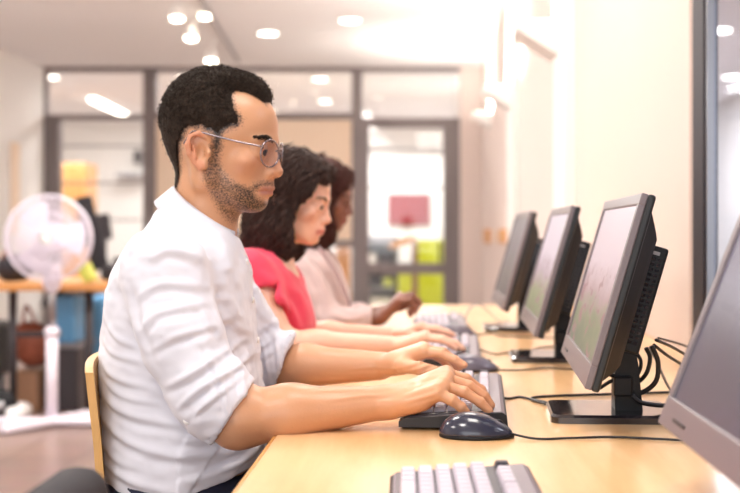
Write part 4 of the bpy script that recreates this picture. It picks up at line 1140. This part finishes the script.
# ---------------------------------------------------------------- mice
def mouse(loc, label, m, rz=0.):
    t = empty('computer_mouse', (0, 0, 0), label, 'mouse')
    F = Field(rng_axis([(-.062, .0016), .062]), rng_axis([(-.040, .0016), .040]), rng_axis([(-.01, .0016), .046]))
    F.ell((-.013, 0, .004), (.044, .0315, .034), None, .004); F.ell((.014, 0, .003), (.041, .028, .0225), None, .02)
    F.plane((0, 0, .0045), (0, 0, -1))
    F.ell((.034, .0, .022), (.020, .0012, .012), None, .001, True)
    V, Fc = F.mesh(); V = relax(V, Fc, 2, .5); mk('shell', V, Fc, m, t, True)
    F = Field(rng_axis([(-.062, .002), .062]), rng_axis([(-.040, .002), .040]), rng_axis([(-.004, .0012), .012]))
    F.ell((-.011, 0, .003), (.0455, .0325, .03), None, .0); F.ell((.015, 0, .003), (.042, .0285, .02), None, .02)
    F.plane((0, 0, .0055), (0, 0, 1)); F.plane((0, 0, .0004), (0, 0, -1))
    V, Fc = F.mesh(); mk('sole', V, Fc, M['plastic'], t, True)
    MB().lathe([(.0045, -.003), (.0078, -.002), (.0078, .002), (.0045, .003)], (.033, 0, .0185), 16, rot('X', 90)).build('scroll_wheel', M['plastic'], t, True)
    t.location = loc; t.rotation_euler.z = math.radians(rz); t.scale = (.92, .92, .92); return t
def D(px, py, z=.0025):
    Y = (ZC-DZ-z)*FPX/(py-VY); return np.array([(px-VX)*Y/FPX, Y, DZ+z])
mouse((.073, 1.532, DZ), 'dark navy glossy mouse beside the hand of the man in white', M['mouse'], -4)
mouse((.100, 2.245, DZ), 'dark mouse by the fingertips of the woman in the coral top', M['mouse2'], 2)
mouse((.090, 2.98, DZ), 'dark mouse farthest down the desk, beside the farthest keyboard', M['mouse2'], -3)

# ---------------------------------------------------------------- cables
def cable(pts, r, label, m='cable', name='cable'):
    V, F = tube(spline(pts, 8), r, 8); o = mk(name, V, F, M[m], None, True); return tag(o, label, 'cable')
cable([(.108, 1.530, DZ+.008)]+[D(a, b) for a, b in ((535, 438.5), (570, 438), (610, 437), (650, 438.5), (690, 441), (740, 447))], .0017, 'thin black cable running from the navy mouse across the desk')
cable([(.118, 1.845, DZ+.010)]+[D(a, b) for a, b in ((508, 398.5), (520, 397), (535, 400), (549, 403.2))]+[(.196, 1.80, DZ+.004), (.190, 1.88, DZ+.0025), (.35, 1.92, DZ+.0025), (.50, 1.95, DZ+.0025)], .0022, 'black curved cable coming out of the keyboard of the man in white')
cable([(.152, 2.248, DZ+.008)]+[D(a, b) for a, b in ((495, 369.5), (520, 370), (545, 368), (575, 369.5), (600, 373), (640, 371))], .0016, 'thin cable from the mouse of the woman in the coral top')
cable([(.127, 2.56, DZ+.010)]+[D(a, b) for a, b in ((495, 354), (510, 352), (528, 351))]+[D(545, 347), D(580, 346), D(600, 347)], .0018, 'thin cable from the keyboard of the woman in the coral top')
cable([(.122, 3.21, DZ+.012), P(466, 316, 3.2), P(472, 306, 3.22), P(480, 305, 3.26), P(489, 312, 3.3), D(499, 321), D(508, 322)], .0022, 'grey looping cable near the farthest keyboard, rising off the desk', 'gcable')
cable([(.142, 2.975, DZ+.008)]+[D(a, b) for a, b in ((478, 335), (492, 333), (505, 336), (560, 338))], .0016, 'thin cable from the farthest mouse along the desk')
# the bundle behind the monitor of the man in white
def bund(pts, r, lab, m='cable'): cable(pts, r, lab, m, 'power_cable')
bund([P(652, 346, 1.66), P(658, 362, 1.665), P(656, 381, 1.67), P(643, 392, 1.68), P(628, 394, 1.69), P(617, 386, 1.70)], .0038, 'thick black cable looping widest behind the vented monitor')
bund([P(646, 348, 1.68), P(650, 358, 1.685), P(646, 374, 1.69), P(634, 384, 1.70), P(622, 379, 1.69), P(609, 374, 1.68)], .0034, 'black cable in the inner loop behind the vented monitor')
bund([P(636, 352, 1.72), P(641, 362, 1.72), P(638, 374, 1.72), P(628, 381, 1.72), P(614, 380, 1.71), P(600, 388, 1.74)], .0030, 'black cable passing under the edge of the vented monitor')
bund([P(632, 395, 1.66), P(640, 402, 1.66), P(655, 405, 1.67), P(675, 405.5, 1.68), P(700, 402, 1.70)], .0036, 'black cable leaving the stand of the vented monitor low over the desk')
bund([P(656, 340, 1.67), P(672, 347, 1.75), P(690, 358, 1.85), P(706, 372, 1.95)], .0026, 'upper black cable running from the vented box towards the wall')
bund([P(654, 345, 1.67), P(668, 356, 1.72), P(684, 366, 1.80), P(704, 380, 1.88)], .0026, 'lower black cable running from the vented box towards the wall')
bund([P(650, 347, 1.68), P(658, 364, 1.70), P(668, 386, 1.75), P(676, 396, 1.80)], .0022, 'grey cable hanging straight among the black ones', 'gcable')
bund([P(658, 338, 1.9), P(680, 344, 2.0), P(700, 352, 2.1)], .0020, 'thin black cable behind the others by the wall')

# ---------------------------------------------------------------- wall uplights, rail pieces, notice
for (px, py0, Y, lab) in ((566, 56, 4.82, 'white wedge wall uplight nearest, above the farthest monitors'), (517, 108, 7.36, 'white wedge wall uplight, middle one on the right wall'), (489, 128, 10.3, 'white wedge wall uplight farthest along the right wall')):
    z = ZC-(py0-VY)*Y/FPX; x = XR-.05 if Y < 8 else XR
    t = empty('wall_uplight', (x, Y, z), lab, 'wall lamp')
    MB().prism([(x-.001, z-.01), (x-.001, z+.13), (x-.175, z+.13), (x-.175, z+.095)], Y-.13, Y+.13, 'y').build('shade', M['white'], t)
    MB().span((x-.165, Y-.12, z+.1305), (x-.012, Y+.12, z+.134)).build('lamp_panel', M['lampw'], t)
    L = bpy.data.lights.new('uplight', 'AREA'); L.shape = 'RECTANGLE'; L.size = .13; L.size_y = .24; L.energy = 9 if Y < 6 else 50; L.color = (1, .95, .87)
    lo = bpy.data.objects.new('uplight_light', L); C.objects.link(lo); lo.location = (x-.09, Y, z+.15); lo.rotation_euler = (math.pi, 0, 0)
for (Y, lab) in ((10.6, 'short orange wooden rail piece farther along the right wall'), (8.6, 'short orange wooden rail piece nearer on the right wall')):
    z0 = ZC-(243-VY)*Y/FPX; z1 = ZC-(229-VY)*Y/FPX
    o = MB().span((XR-.04, Y-.35, z0), (XR-.0005, Y+.35, z1), .01).build('wall_rail', M['orange']); tag(o, lab, 'rail')
o = MB().span((XR-.012, 7.85, ZC-(205-VY)*8/FPX), (XR-.0005, 8.15, ZC-(147-VY)*8/FPX), .002).build('wall_notice', M['brown']); tag(o, 'narrow brown framed notice seen edge-on on the right wall', 'notice')

# ---------------------------------------------------------------- ceiling lamps
def downlight(x, y, lab, r=.085):
    t = empty('downlight', (x, y, CZ), lab, 'ceiling light', 'round recessed downlights')
    MB().lathe([(r+.02, -.006), (r+.022, -.001), (r, -.001), (r, -.006)], (x, y, CZ), 24).build('trim_ring', M['white'], t, True)
    MB().lathe([(r-.002, -.0075), (r-.002, -.0035), (.01, -.0035)], (x, y, CZ), 24).build('diffuser', M['lampw'], t)
for (px, py, lab) in ((268, 33, 'round recessed ceiling light above the gap between man and door'), (320, 79, 'round light added behind the middle transom for a glass reflection, upper one'),
                      (325, 101, 'round light added behind the middle transom for a glass reflection, lower one'), (51, 77, 'round light added behind the left transom for a glass reflection, top corner'),  # those behind the transoms stand in for ceiling lights mirrored in the glass
                      (185, 77, 'round ceiling light just behind the head of the man in white'), (350, 20, 'round ceiling light nearest the right wall')):
    Y = (CZ-ZC)*FPX/(VY-py); downlight((px-VX)*Y/FPX, Y, lab)
for (x, y, lab) in ((2.58, 9.66, 'round ceiling light seen through the side window, upper one'), (3.52, 12.6, 'round ceiling light seen through the side window, lower one')):
    downlight(x, y, lab, .11)
t = empty('tube_light', (-4.0, 15.5, CZ-.25), 'bright white tube light hanging in the room behind the left glazing', 'ceiling light')
p0, p1 = P(92, 99, 14.6), P(132, 117, 17.2)
MB().tube([p0, p1], .045, 10).build('tube', M['lampw'], t, True)
MB().tube([p0+[0, 0, .06], p1+[0, 0, .06]], .03, 8).build('housing', M['white'], t)
for q in (p0*.8+p1*.2, p0*.2+p1*.8): MB().tube([q+[0, 0, .06], (q[0], q[1], CZ)], .008).build('rod', M['metal'], t)
# track with spots
a_, b_ = np.array([(200-VX)*8.2/FPX, 8.2, CZ-.02]), np.array([(238-VX)*11.3/FPX, 11.3, CZ-.02])
t = empty('track_light', a_, 'ceiling track carrying small bright spotlights above the man', 'ceiling light')
MB().tube([a_, b_], .018, 6).build('track', M['grey'], t)
for (px, py, Y) in ((211, 57, 9.8), (191, 34, 9.0), (177, 14, 8.5), (205, 12, 8.9)):
    q = P(px, py, Y); top = np.array([q[0]+.05, Y, CZ-.03])
    arm = MB().tube([top, q+[0, 0, .05]], .008).build('spot_arm', M['white'], t)
    hd = MB().lathe([(.02, .06), (.04, .05), (.055, -.02), (.05, -.03)], q, 16).build('spot_head', M['white'], t, True)
    MB().lathe([(.048, -.031), (.045, -.045), (.02, -.055)], q, 16).build('bulb', M['lamp2'], hd, True)

# ---------------------------------------------------------------- the far workspace on the left: table, fan, bags
TY = 6.0
tb = empty('work_table', (-2.1, 6.3, 0), 'wooden topped table with dark legs behind the standing fan', 'table')
tz = ZC-(283-VY)*TY/FPX
x0, x1 = -2.9, (106-VX)*TY/FPX
MB().span((x0, TY, tz-.045), (x1, TY+.75, tz), .008).build('tabletop', M['table'], tb)
for (x, y) in (((13-VX)*6.1/FPX, 6.1), ((89-VX)*6.1/FPX, 6.1), ((60-VX)*6.6/FPX, 6.62), (-2.8, 6.62)):
    MB().tube([(x, y, tz-.045), (x, y, 0)], .022, 10).build('leg', M['dmetal'], tb, True)
MB().span(((13-VX)*6.1/FPX, 6.09, .44), ((60-VX)*6.1/FPX, 6.12, .47)).build('stretcher', M['dmetal'], tb)

fx, fy = (52-VX)*5.8/FPX, 5.8
fc = P(53, 238, 5.8)
fn = empty('standing_fan', (fx, fy, 0), 'white pedestal fan with round wire cage in front of the table', 'fan')
MB().tube([(fx, fy, .02), (fx, fy, .50)], .030, 14).build('base_tube', M['fanp'], fn, True)
MB().lathe([(.034, 0), (.040, .03), (.028, .05)], (fx, fy, .47), 14).build('collar', M['fanp'], fn, True)
MB().tube([(fx, fy, .50), (fx, fy, .80)], .020, 12).build('pole', M['metal'], fn, True)
MB().lathe([(.02, -.10), (.045, -.07), (.05, .02), (.035, .05)], (fx, fy, .80), 16).build('control_box', M['fanp'], fn, True)
MB().box((fx-.02, fy-.01, .028), (.66, .07, .04), .015).build('foot_bar', M['fanp'], fn, True)
MB().box((fx, fy-.02, .030), (.07, .60, .044), .015, rot('Z', -32)).build('foot_bar', M['fanp'], fn, True)
Rf = rot('X', 90); hub = fc+np.array([0, -.05, 0])
MB().lathe([(.05, -.16), (.075, -.12), (.075, -.03), (.05, -.01)], hub, 20, Rf).build('motor', M['fanp'], fn, True)
cg = MB(); rad = .222
for zo in (.045, -.045):
    for r in (rad, rad*.62, rad*.3):
        cg.tube([hub+[r*math.cos(a), -zo*(1.0 if r < rad else .25)-.015, r*math.sin(a)] for a in np.linspace(0, 2*math.pi, 41)], .006 if r == rad else .0035, 6, False)
for k in range(60):
    a = 2*math.pi*k/60
    for sg in (1, -1):
        cg.tube([hub+[rr*math.cos(a+tw), -.015-sg*dd, rr*math.sin(a+tw)] for rr, dd, tw in ((.04, .055, 0), (rad*.6, .05, .08), (rad*.93, .035, .12), (rad, .006, .12))], .0022, 4, False)
cg.build('cage', M['fanp'], fn, True)
MB().lathe([(.045, .045), (.045, .055), (.02, .062)], hub, 16, rot('X', 90)).build('badge', M['pinkb'] if 'pinkb' in M else M['white'], fn, True)
for k in range(3):
    V = []; F = []; n = 8
    for i in range(n+1):
        for j in range(7):
            r = .03+(rad*.86-.03)*i/n; wv = .18+.62*math.sin(min(1, .25+i/n*.9)*math.pi*.62)
            a = 2*math.pi*k/3+wv*(j/6-.5)*1.35; V.append(hub+np.array([r*math.cos(a), -.015+.035*(j/6-.5), r*math.sin(a)]))
    m_ = len(V); V += [p+np.array([0, .003, 0]) for p in V]
    for i in range(n):
        for j in range(6):
            a = i*7+j; F.append((a, a+1, a+8, a+7)); F.append((m_+a, m_+a+7, m_+a+8, m_+a+1))
    mk('blade', V, F, M['blade'], fn, True)
# box the size of a blank screen behind, so each thing has its place
def simple(name, mb, m, lab, cat, smooth=False, group=None):
    o = mb.build(name, m, None, smooth); return tag(o, lab, cat, group)
def blob(c, r, k=0., seed=0, amp=.02):
    bm = bmesh.new(); bmesh.ops.create_icosphere(bm, subdivisions=3, radius=1)
    V = np.array([v.co[:] for v in bm.verts]); F = [[v.index for v in f.verts] for f in bm.faces]; bm.free()
    V = V*np.array(r)+np.asarray(c); V = V+vnoise(V/.08+seed)[:, None]*amp*(V-np.asarray(c))/np.linalg.norm(V-np.asarray(c), axis=1)[:, None]
    return MB().add(V, F)
def on(px, Y): return (px-VX)*Y/FPX
bp_ = empty('backpack', (on(12, 6.2), 6.2, tz), 'dark rounded backpack lying on the wooden table at the left', 'bag')
m_ = blob((on(11, 6.2), 6.25, tz+.07), (.10, .13, .085), amp=.01); q_ = m_.V[0]; q_[:, 2] = np.maximum(q_[:, 2], tz+.001); m_.build('bag_body', M['blackcloth'], bp_, True)
MB().tube(spline([(on(5, 6.2), 6.15, tz+.13), (on(10, 6.2), 6.15, tz+.17), (on(16, 6.2), 6.15, tz+.13)], 5), .008).build('strap', M['brownbag'], bp_, True)
simple('folded_papers', MB().box((on(92, 6.2), 6.12, tz+.05), (.05, .12, .10), .004, rot('Y', -25)), M['green'], 'yellow green leaflet propped on the table end', 'papers')
simple('laptop_bag', MB().box((on(104, 6.2), 6.4, tz+.042), (.09, .25, .08), .02), M['blackcloth'], 'low black case lying on the right end of the wooden table', 'bag')
# crates and bags below the table
cr = empty('storage_box', (on(78, 6.4), 6.4, 0), 'grey storage box standing on the floor under the table', 'box')
MB().span((on(62, 6.4), 6.25, 0), (on(86, 6.4), 6.55, .36), .012).build('box_body', M['dmetal'], cr)
MB().span((on(61, 6.4), 6.24, .36), (on(87, 6.4), 6.56, .385), .008).build('lid', M['grey'], cr)
simple('plastic_crate', MB().span((on(61, 6.4), 6.26, .386), (on(82, 6.4), 6.54, .66), .02), M['blue'], 'light blue plastic crate stacked on the grey box under the table', 'crate')
simple('water_container', MB().span((on(89, 6.9), 6.9, 0), (on(104, 6.9), 7.1, .62), .03), M['blue'], 'light blue container between table legs and the man', 'container')
bg = empty('leather_bag', (on(30, 6.3), 6.35, 0), 'reddish brown bag under the table by the fan pole', 'bag')
m_ = blob((on(29, 6.3), 6.35, .38), (.12, .10, .13), seed=3, amp=.015); m_.build('bag_body', M['brownbag'], bg, True)
MB().tube(spline([(on(22, 6.3), 6.30, .48), (on(28, 6.3), 6.28, .60), (on(36, 6.3), 6.30, .49)], 5), .010).build('handle', M['brownbag'], bg, True)
simple('stool_box', MB().span((on(17, 6.3), 6.22, 0), (on(42, 6.3), 6.5, .235), .01), M['brown'], 'low brown box under the reddish bag beneath the table', 'box')
pr_ = empty('desk_printer', (on(2, 6.6), 6.6, 0), 'dark machine half cut off at the left edge under the table', 'machine')
MB().span((-2.74, 6.2, .18), (on(9, 6.5), 6.55, .50), .03).build('machine_body', M['plastic'], pr_)
MB().span((-2.72, 6.24, 0), (on(7, 6.5), 6.5, .18), .01).build('machine_stand', M['grey'], pr_)
wh = empty('trolley_wheel', (on(2, 5.9), 5.9, .1), 'black castor wheel on the floor at the left edge', 'wheel')
MB().lathe([(.03, -.02), (.085, -.018), (.09, 0), (.085, .018), (.03, .02)], (on(1, 5.9), 5.9, .09), 24, rot('X', 90)).build('tyre', M['plastic'], wh, True)
MB().lathe([(.01, -.024), (.03, -.022), (.03, .022), (.01, .024)], (on(1, 5.9), 5.9, .09), 16, rot('X', 90)).build('wheel_hub', M['metal'], wh, True)
simple('trainer_shoe', blob((on(22, 6.0), 5.95, .05), (.06, .12, .05), seed=1, amp=.004), M['white'], 'small white shoe on the floor beside the fan', 'shoe', True)

# office chair and monitors deeper in the room
oc = empty('office_chair', (on(86, 8.6), 8.6, 0), 'black office chair with tall back standing behind the fan', 'chair')
MB().box((on(86, 8.6), 8.75, ZC-(208-VY)*8.7/FPX-.2), (.14, .05, .60), .02, rot('Y', -14)).build('backrest', M['blackcloth'], oc, True)
MB().box((on(84, 8.6), 8.5, .48), (.46, .46, .08), .03).build('seat', M['blackcloth'], oc, True)
MB().tube([(on(84, 8.6), 8.5, .45), (on(84, 8.6), 8.5, .08)], .03).build('column', M['dmetal'], oc, True)
for k in range(5):
    a = k*2*math.pi/5; MB().tube([(on(84, 8.6), 8.5, .09), (on(84, 8.6)+.3*math.cos(a), 8.5+.3*math.sin(a), .03)], .025).build('leg', M['plastic'], oc, True)
d2 = empty('side_desk', (on(112, 9.5), 9.5, 0), 'white desk in the background carrying a small grey screen', 'desk')
MB().span((on(88, 9.3), 9.2, .70), (on(150, 9.3), 9.9, .735), .006).build('desktop', M['white'], d2)
for (x, y) in ((on(90, 9.3), 9.25), (on(148, 9.3), 9.25), (on(90, 9.3), 9.85), (on(148, 9.3), 9.85)): MB().tube([(x, y, .70), (x, y, 0)], .02).build('leg', M['metal'], d2, True)
mo = empty('desktop_screen', (on(104, 9.4), 9.4, .735), 'small grey screen on the white background desk', 'monitor')
zt = ZC-(214-VY)*9.4/FPX; zb_ = ZC-(240-VY)*9.4/FPX
MB().box((on(103, 9.4), 9.4, (zt+zb_)/2), (.13, .04, zt-zb_), .008, rot('Y', -8)).build('screen_case', M['dmetal'], mo)
MB().tube([(on(104, 9.4), 9.42, zb_+.02), (on(104, 9.4), 9.42, .736)], .018).build('stand', M['dmetal'], mo, True)
MB().lathe([(.09, 0), (.09, .01), (.02, .014)], (on(104, 9.4), 9.42, .7355), 20).build('stand_base', M['dmetal'], mo, True)
simple('desk_tray', MB().span((on(113, 9.3), 9.3, .7355), (on(128, 9.3), 9.6, .80), .01), M['blackcloth'], 'black tray on the white background desk', 'tray')
# the curtain-like boards on the left wall
for (y, lab) in ((11.0, 'pale brown notice strip on the left wall nearer the corner'),):
    simple('notice_strip', MB().span((XL+.0005, y-.12, 1.0), (XL+.012, y+.12, 1.9), .002), M['beige'], lab, 'notice')

# ---------------------------------------------------------------- the room behind the glazing
def far(px0, px1, py0, py1, Y, dep=.35): return MB().span((on(px0, Y), Y, ZC-(py1-VY)*Y/FPX), (on(px1, Y), Y+dep, ZC-(py0-VY)*Y/FPX), .01)
cb = empty('wooden_cabinet', (on(74, 14), 14.2, 0), 'tall orange wood cabinet behind the left glazing', 'cabinet')
MB().span((on(61, 14), 14, 0), (on(86, 14), 14.5, ZC-(163-VY)*14/FPX), .01).build('cabinet_body', M['orange'], cb)
for (a, b) in ((62, 73), (74, 85)):
    MB().span((on(a, 14), 13.98, .08), (on(b, 14), 13.9995, ZC-(166-VY)*14/FPX), .004).build('door', M['orange'], cb)
simple('wall_speaker', far(133.5, 140, 150, 163, 17.9, .15), M['dmetal'], 'small dark box high on the wall behind the left glazing', 'speaker')
simple('wall_shelf', far(115, 139, 172.5, 177, 17.6, .49), M['grey'], 'grey narrow shelf on the wall behind the left glazing', 'shelf')
simple('coat_stand_board', far(336, 350, 236, 330, 12.6, .1), M['orange'], 'upright orange wooden board left of the glazed door', 'board')
simple('notice_board', far(388, 430, 194, 225, 14.5, .04), M['red'], 'red notice board seen through the glazed door', 'board')
MBx = MB()
# the red board hangs on a free-standing white screen wall
simple('partition_screen', MB().span((on(363, 14.6), 14.56, 0), (on(446, 14.6), 14.66, 2.0), .01), M['white'], 'white partition screen behind the glazed door carrying the red board', 'screen')
lk = empty('lime_locker', (on(418, 13.2), 13.3, 0), 'lime yellow locker pair seen low through the glazed door', 'locker')
def zf(py, Y): return ZC-(py-VY)*Y/FPX
MB().span((on(398, 13.2), 13.2, .05), (on(412, 13.2), 13.6, zf(272, 13.2)), .006).build('locker_body', M['lime'], lk)
MB().span((on(418, 13.2), 13.2, .05), (on(445, 13.2), 13.6, zf(240, 13.2)), .006).build('locker_body', M['lime'], lk)
MB().span((on(412, 13.2), 13.2, 0), (on(418, 13.2), 13.6, zf(243, 13.2)), .004).build('divider', M['brown'], lk)
MB().span((on(398, 13.2), 13.22, 0), (on(445, 13.2), 13.58, .05), .004).build('plinth', M['grey'], lk)
sh = empty('storage_shelf', (on(380, 13.6), 13.7, 0), 'grey shelf unit with odds and ends behind the glazed door', 'shelf')
for py in (242, 264, 287, 308): MB().span((on(364, 13.6), 13.6, zf(py, 13.6)-.02), (on(396, 13.6), 14.0, zf(py, 13.6))).build('shelf_board', M['grey'], sh)
for px in (364, 396): MB().span((on(px, 13.6)-.015, 13.6, 0), (on(px, 13.6)+.015, 14.0, zf(236, 13.6))).build('side_panel', M['dmetal'], sh)
MB().span((on(364, 13.6), 13.99, 0), (on(396, 13.6), 14.0, zf(236, 13.6))).build('back_panel', M['grey'], sh)
for (a, b, t0, t1, mm, lab) in ((368, 376, 254, 264, 'white', 'white small box on the top shelf behind the glazed door'), (379, 392, 249, 264, 'dmetal', 'dark grey carton on the top shelf behind the glazed door'),
                              (367, 380, 276, 287, 'blackcloth', 'dark bundle on the middle shelf behind the glazed door'), (383, 393, 278, 287, 'green', 'olive folder box on the middle shelf behind the glazed door'),
                              (370, 390, 298, 308, 'white', 'white flat carton on the lowest visible shelf behind the glazed door')):
    simple('storage_carton', MB().span((on(a, 13.6), 13.65, zf(t1, 13.6)+.0005), (on(b, 13.6), 13.95, zf(t0, 13.6)), .006), M[mm], lab, 'box')
simple('table_lamp_globe', MB().lathe([(.01, -.045), (.038, -.03), (.048, 0), (.038, .03), (.01, .045)], (on(406, 13.3), 13.35, zf(272, 13.2)+.0455), 20), M['lampw'], 'small glowing white globe on the lime locker', 'lamp', True)
simple('wood_plank_shelf', MB().box((on(403, 13.1), 13.14, zf(242, 13.1)), (.34, .08, .07), .005, rot('Y', -20)), M['orange'], 'slanting light wooden plank behind the glazed door', 'plank')

# ---------------------------------------------------------------- light
def area(name, loc, size, e, col=(1, 1, 1), r=(0, 0, 0), sy=None):
    L = bpy.data.lights.new(name, 'AREA'); L.size = size; L.energy = e; L.color = col
    if sy: L.shape = 'RECTANGLE'; L.size_y = sy
    o = bpy.data.objects.new(name, L); C.objects.link(o); o.location = loc; o.rotation_euler = r; return o
PAN = [(-2.6, .2), (-.9, .2), (-2.6, 2.6), (-1.0, 2.4), (-2.6, 5.0), (-1.1, 4.8), (-2.6, 7.2), (-1.1, 7.2), (.15, 1.3), (.15, 3.4)]  # added fill panels out of view, brightening desk, faces and background ceiling
for i, (x, y) in enumerate(PAN):
    t = empty('fill_panel', (x, y, CZ), 'square fill light panel added on the ceiling, out of view', 'ceiling light', 'added ceiling fill panels')
    MB().span((x-.31, y-.31, CZ-.02), (x+.31, y+.31, CZ-.0005), .003).build('fill_panel_frame', M['white'], t)
    MB().span((x-.29, y-.29, CZ-.024), (x+.29, y+.29, CZ-.0205)).build('diffuser', M['lampw'], t)
    area('fill_panel_light', (x, y, CZ-.03), .58, (7 if x > 0 else 13 if y < 4 else 24), (1, .98, .975))
for (x, y, e) in ((-4.6, 13.4, 60), (-2.9, 13.2, 65), (-1.3, 13.2, 65), (-4.0, 16, 70), (-1.0, 16, 70), (-.1, 13., 30)):
    area('far_room_light', (x, y, CZ-.03), .9, e, (1, .98, .95))
for (x, y, e) in ((2.2, 1.5, 30), (2.2, 5.5, 60), (2.4, 10, 110), (2.4, 14, 110)):
    area('next_room_light', (x, y, CZ-.03), .9, e, (.96, .98, 1.))
# added fill lamp behind the camera, as if from unseen windows
area('rear_fill', (-.6, -2.9, 1.5), 3.6, 45, (.97, .985, 1.), (math.radians(90), 0, 0), 2.0)

wd = bpy.data.worlds.new('World'); bpy.context.scene.world = wd; wd.use_nodes = True
wd.node_tree.nodes['Background'].inputs[0].default_value = (.95, .97, 1, 1); wd.node_tree.nodes['Background'].inputs[1].default_value = 1.2

# ---------------------------------------------------------------- camera
cam = bpy.data.cameras.new('Camera'); co = bpy.data.objects.new('Camera', cam); C.objects.link(co)
co.location = (0, 0, ZC); co.rotation_euler = (math.radians(90), 0, 0)
cam.sensor_width = 36; cam.lens = 36*FPX/740
cam.shift_x = -(VX-370)/740; cam.shift_y = (VY-246.5)/740
cam.clip_start = .05; cam.clip_end = 60
cam.dof.use_dof = True; cam.dof.focus_distance = 1.57; cam.dof.aperture_fstop = 3.6
bpy.context.scene.camera = co
vs = bpy.context.scene.view_settings
vs.view_transform = 'Standard'; vs.look = 'None'; vs.gamma = 1; vs.exposure = 0.1; vs.use_curve_mapping = False
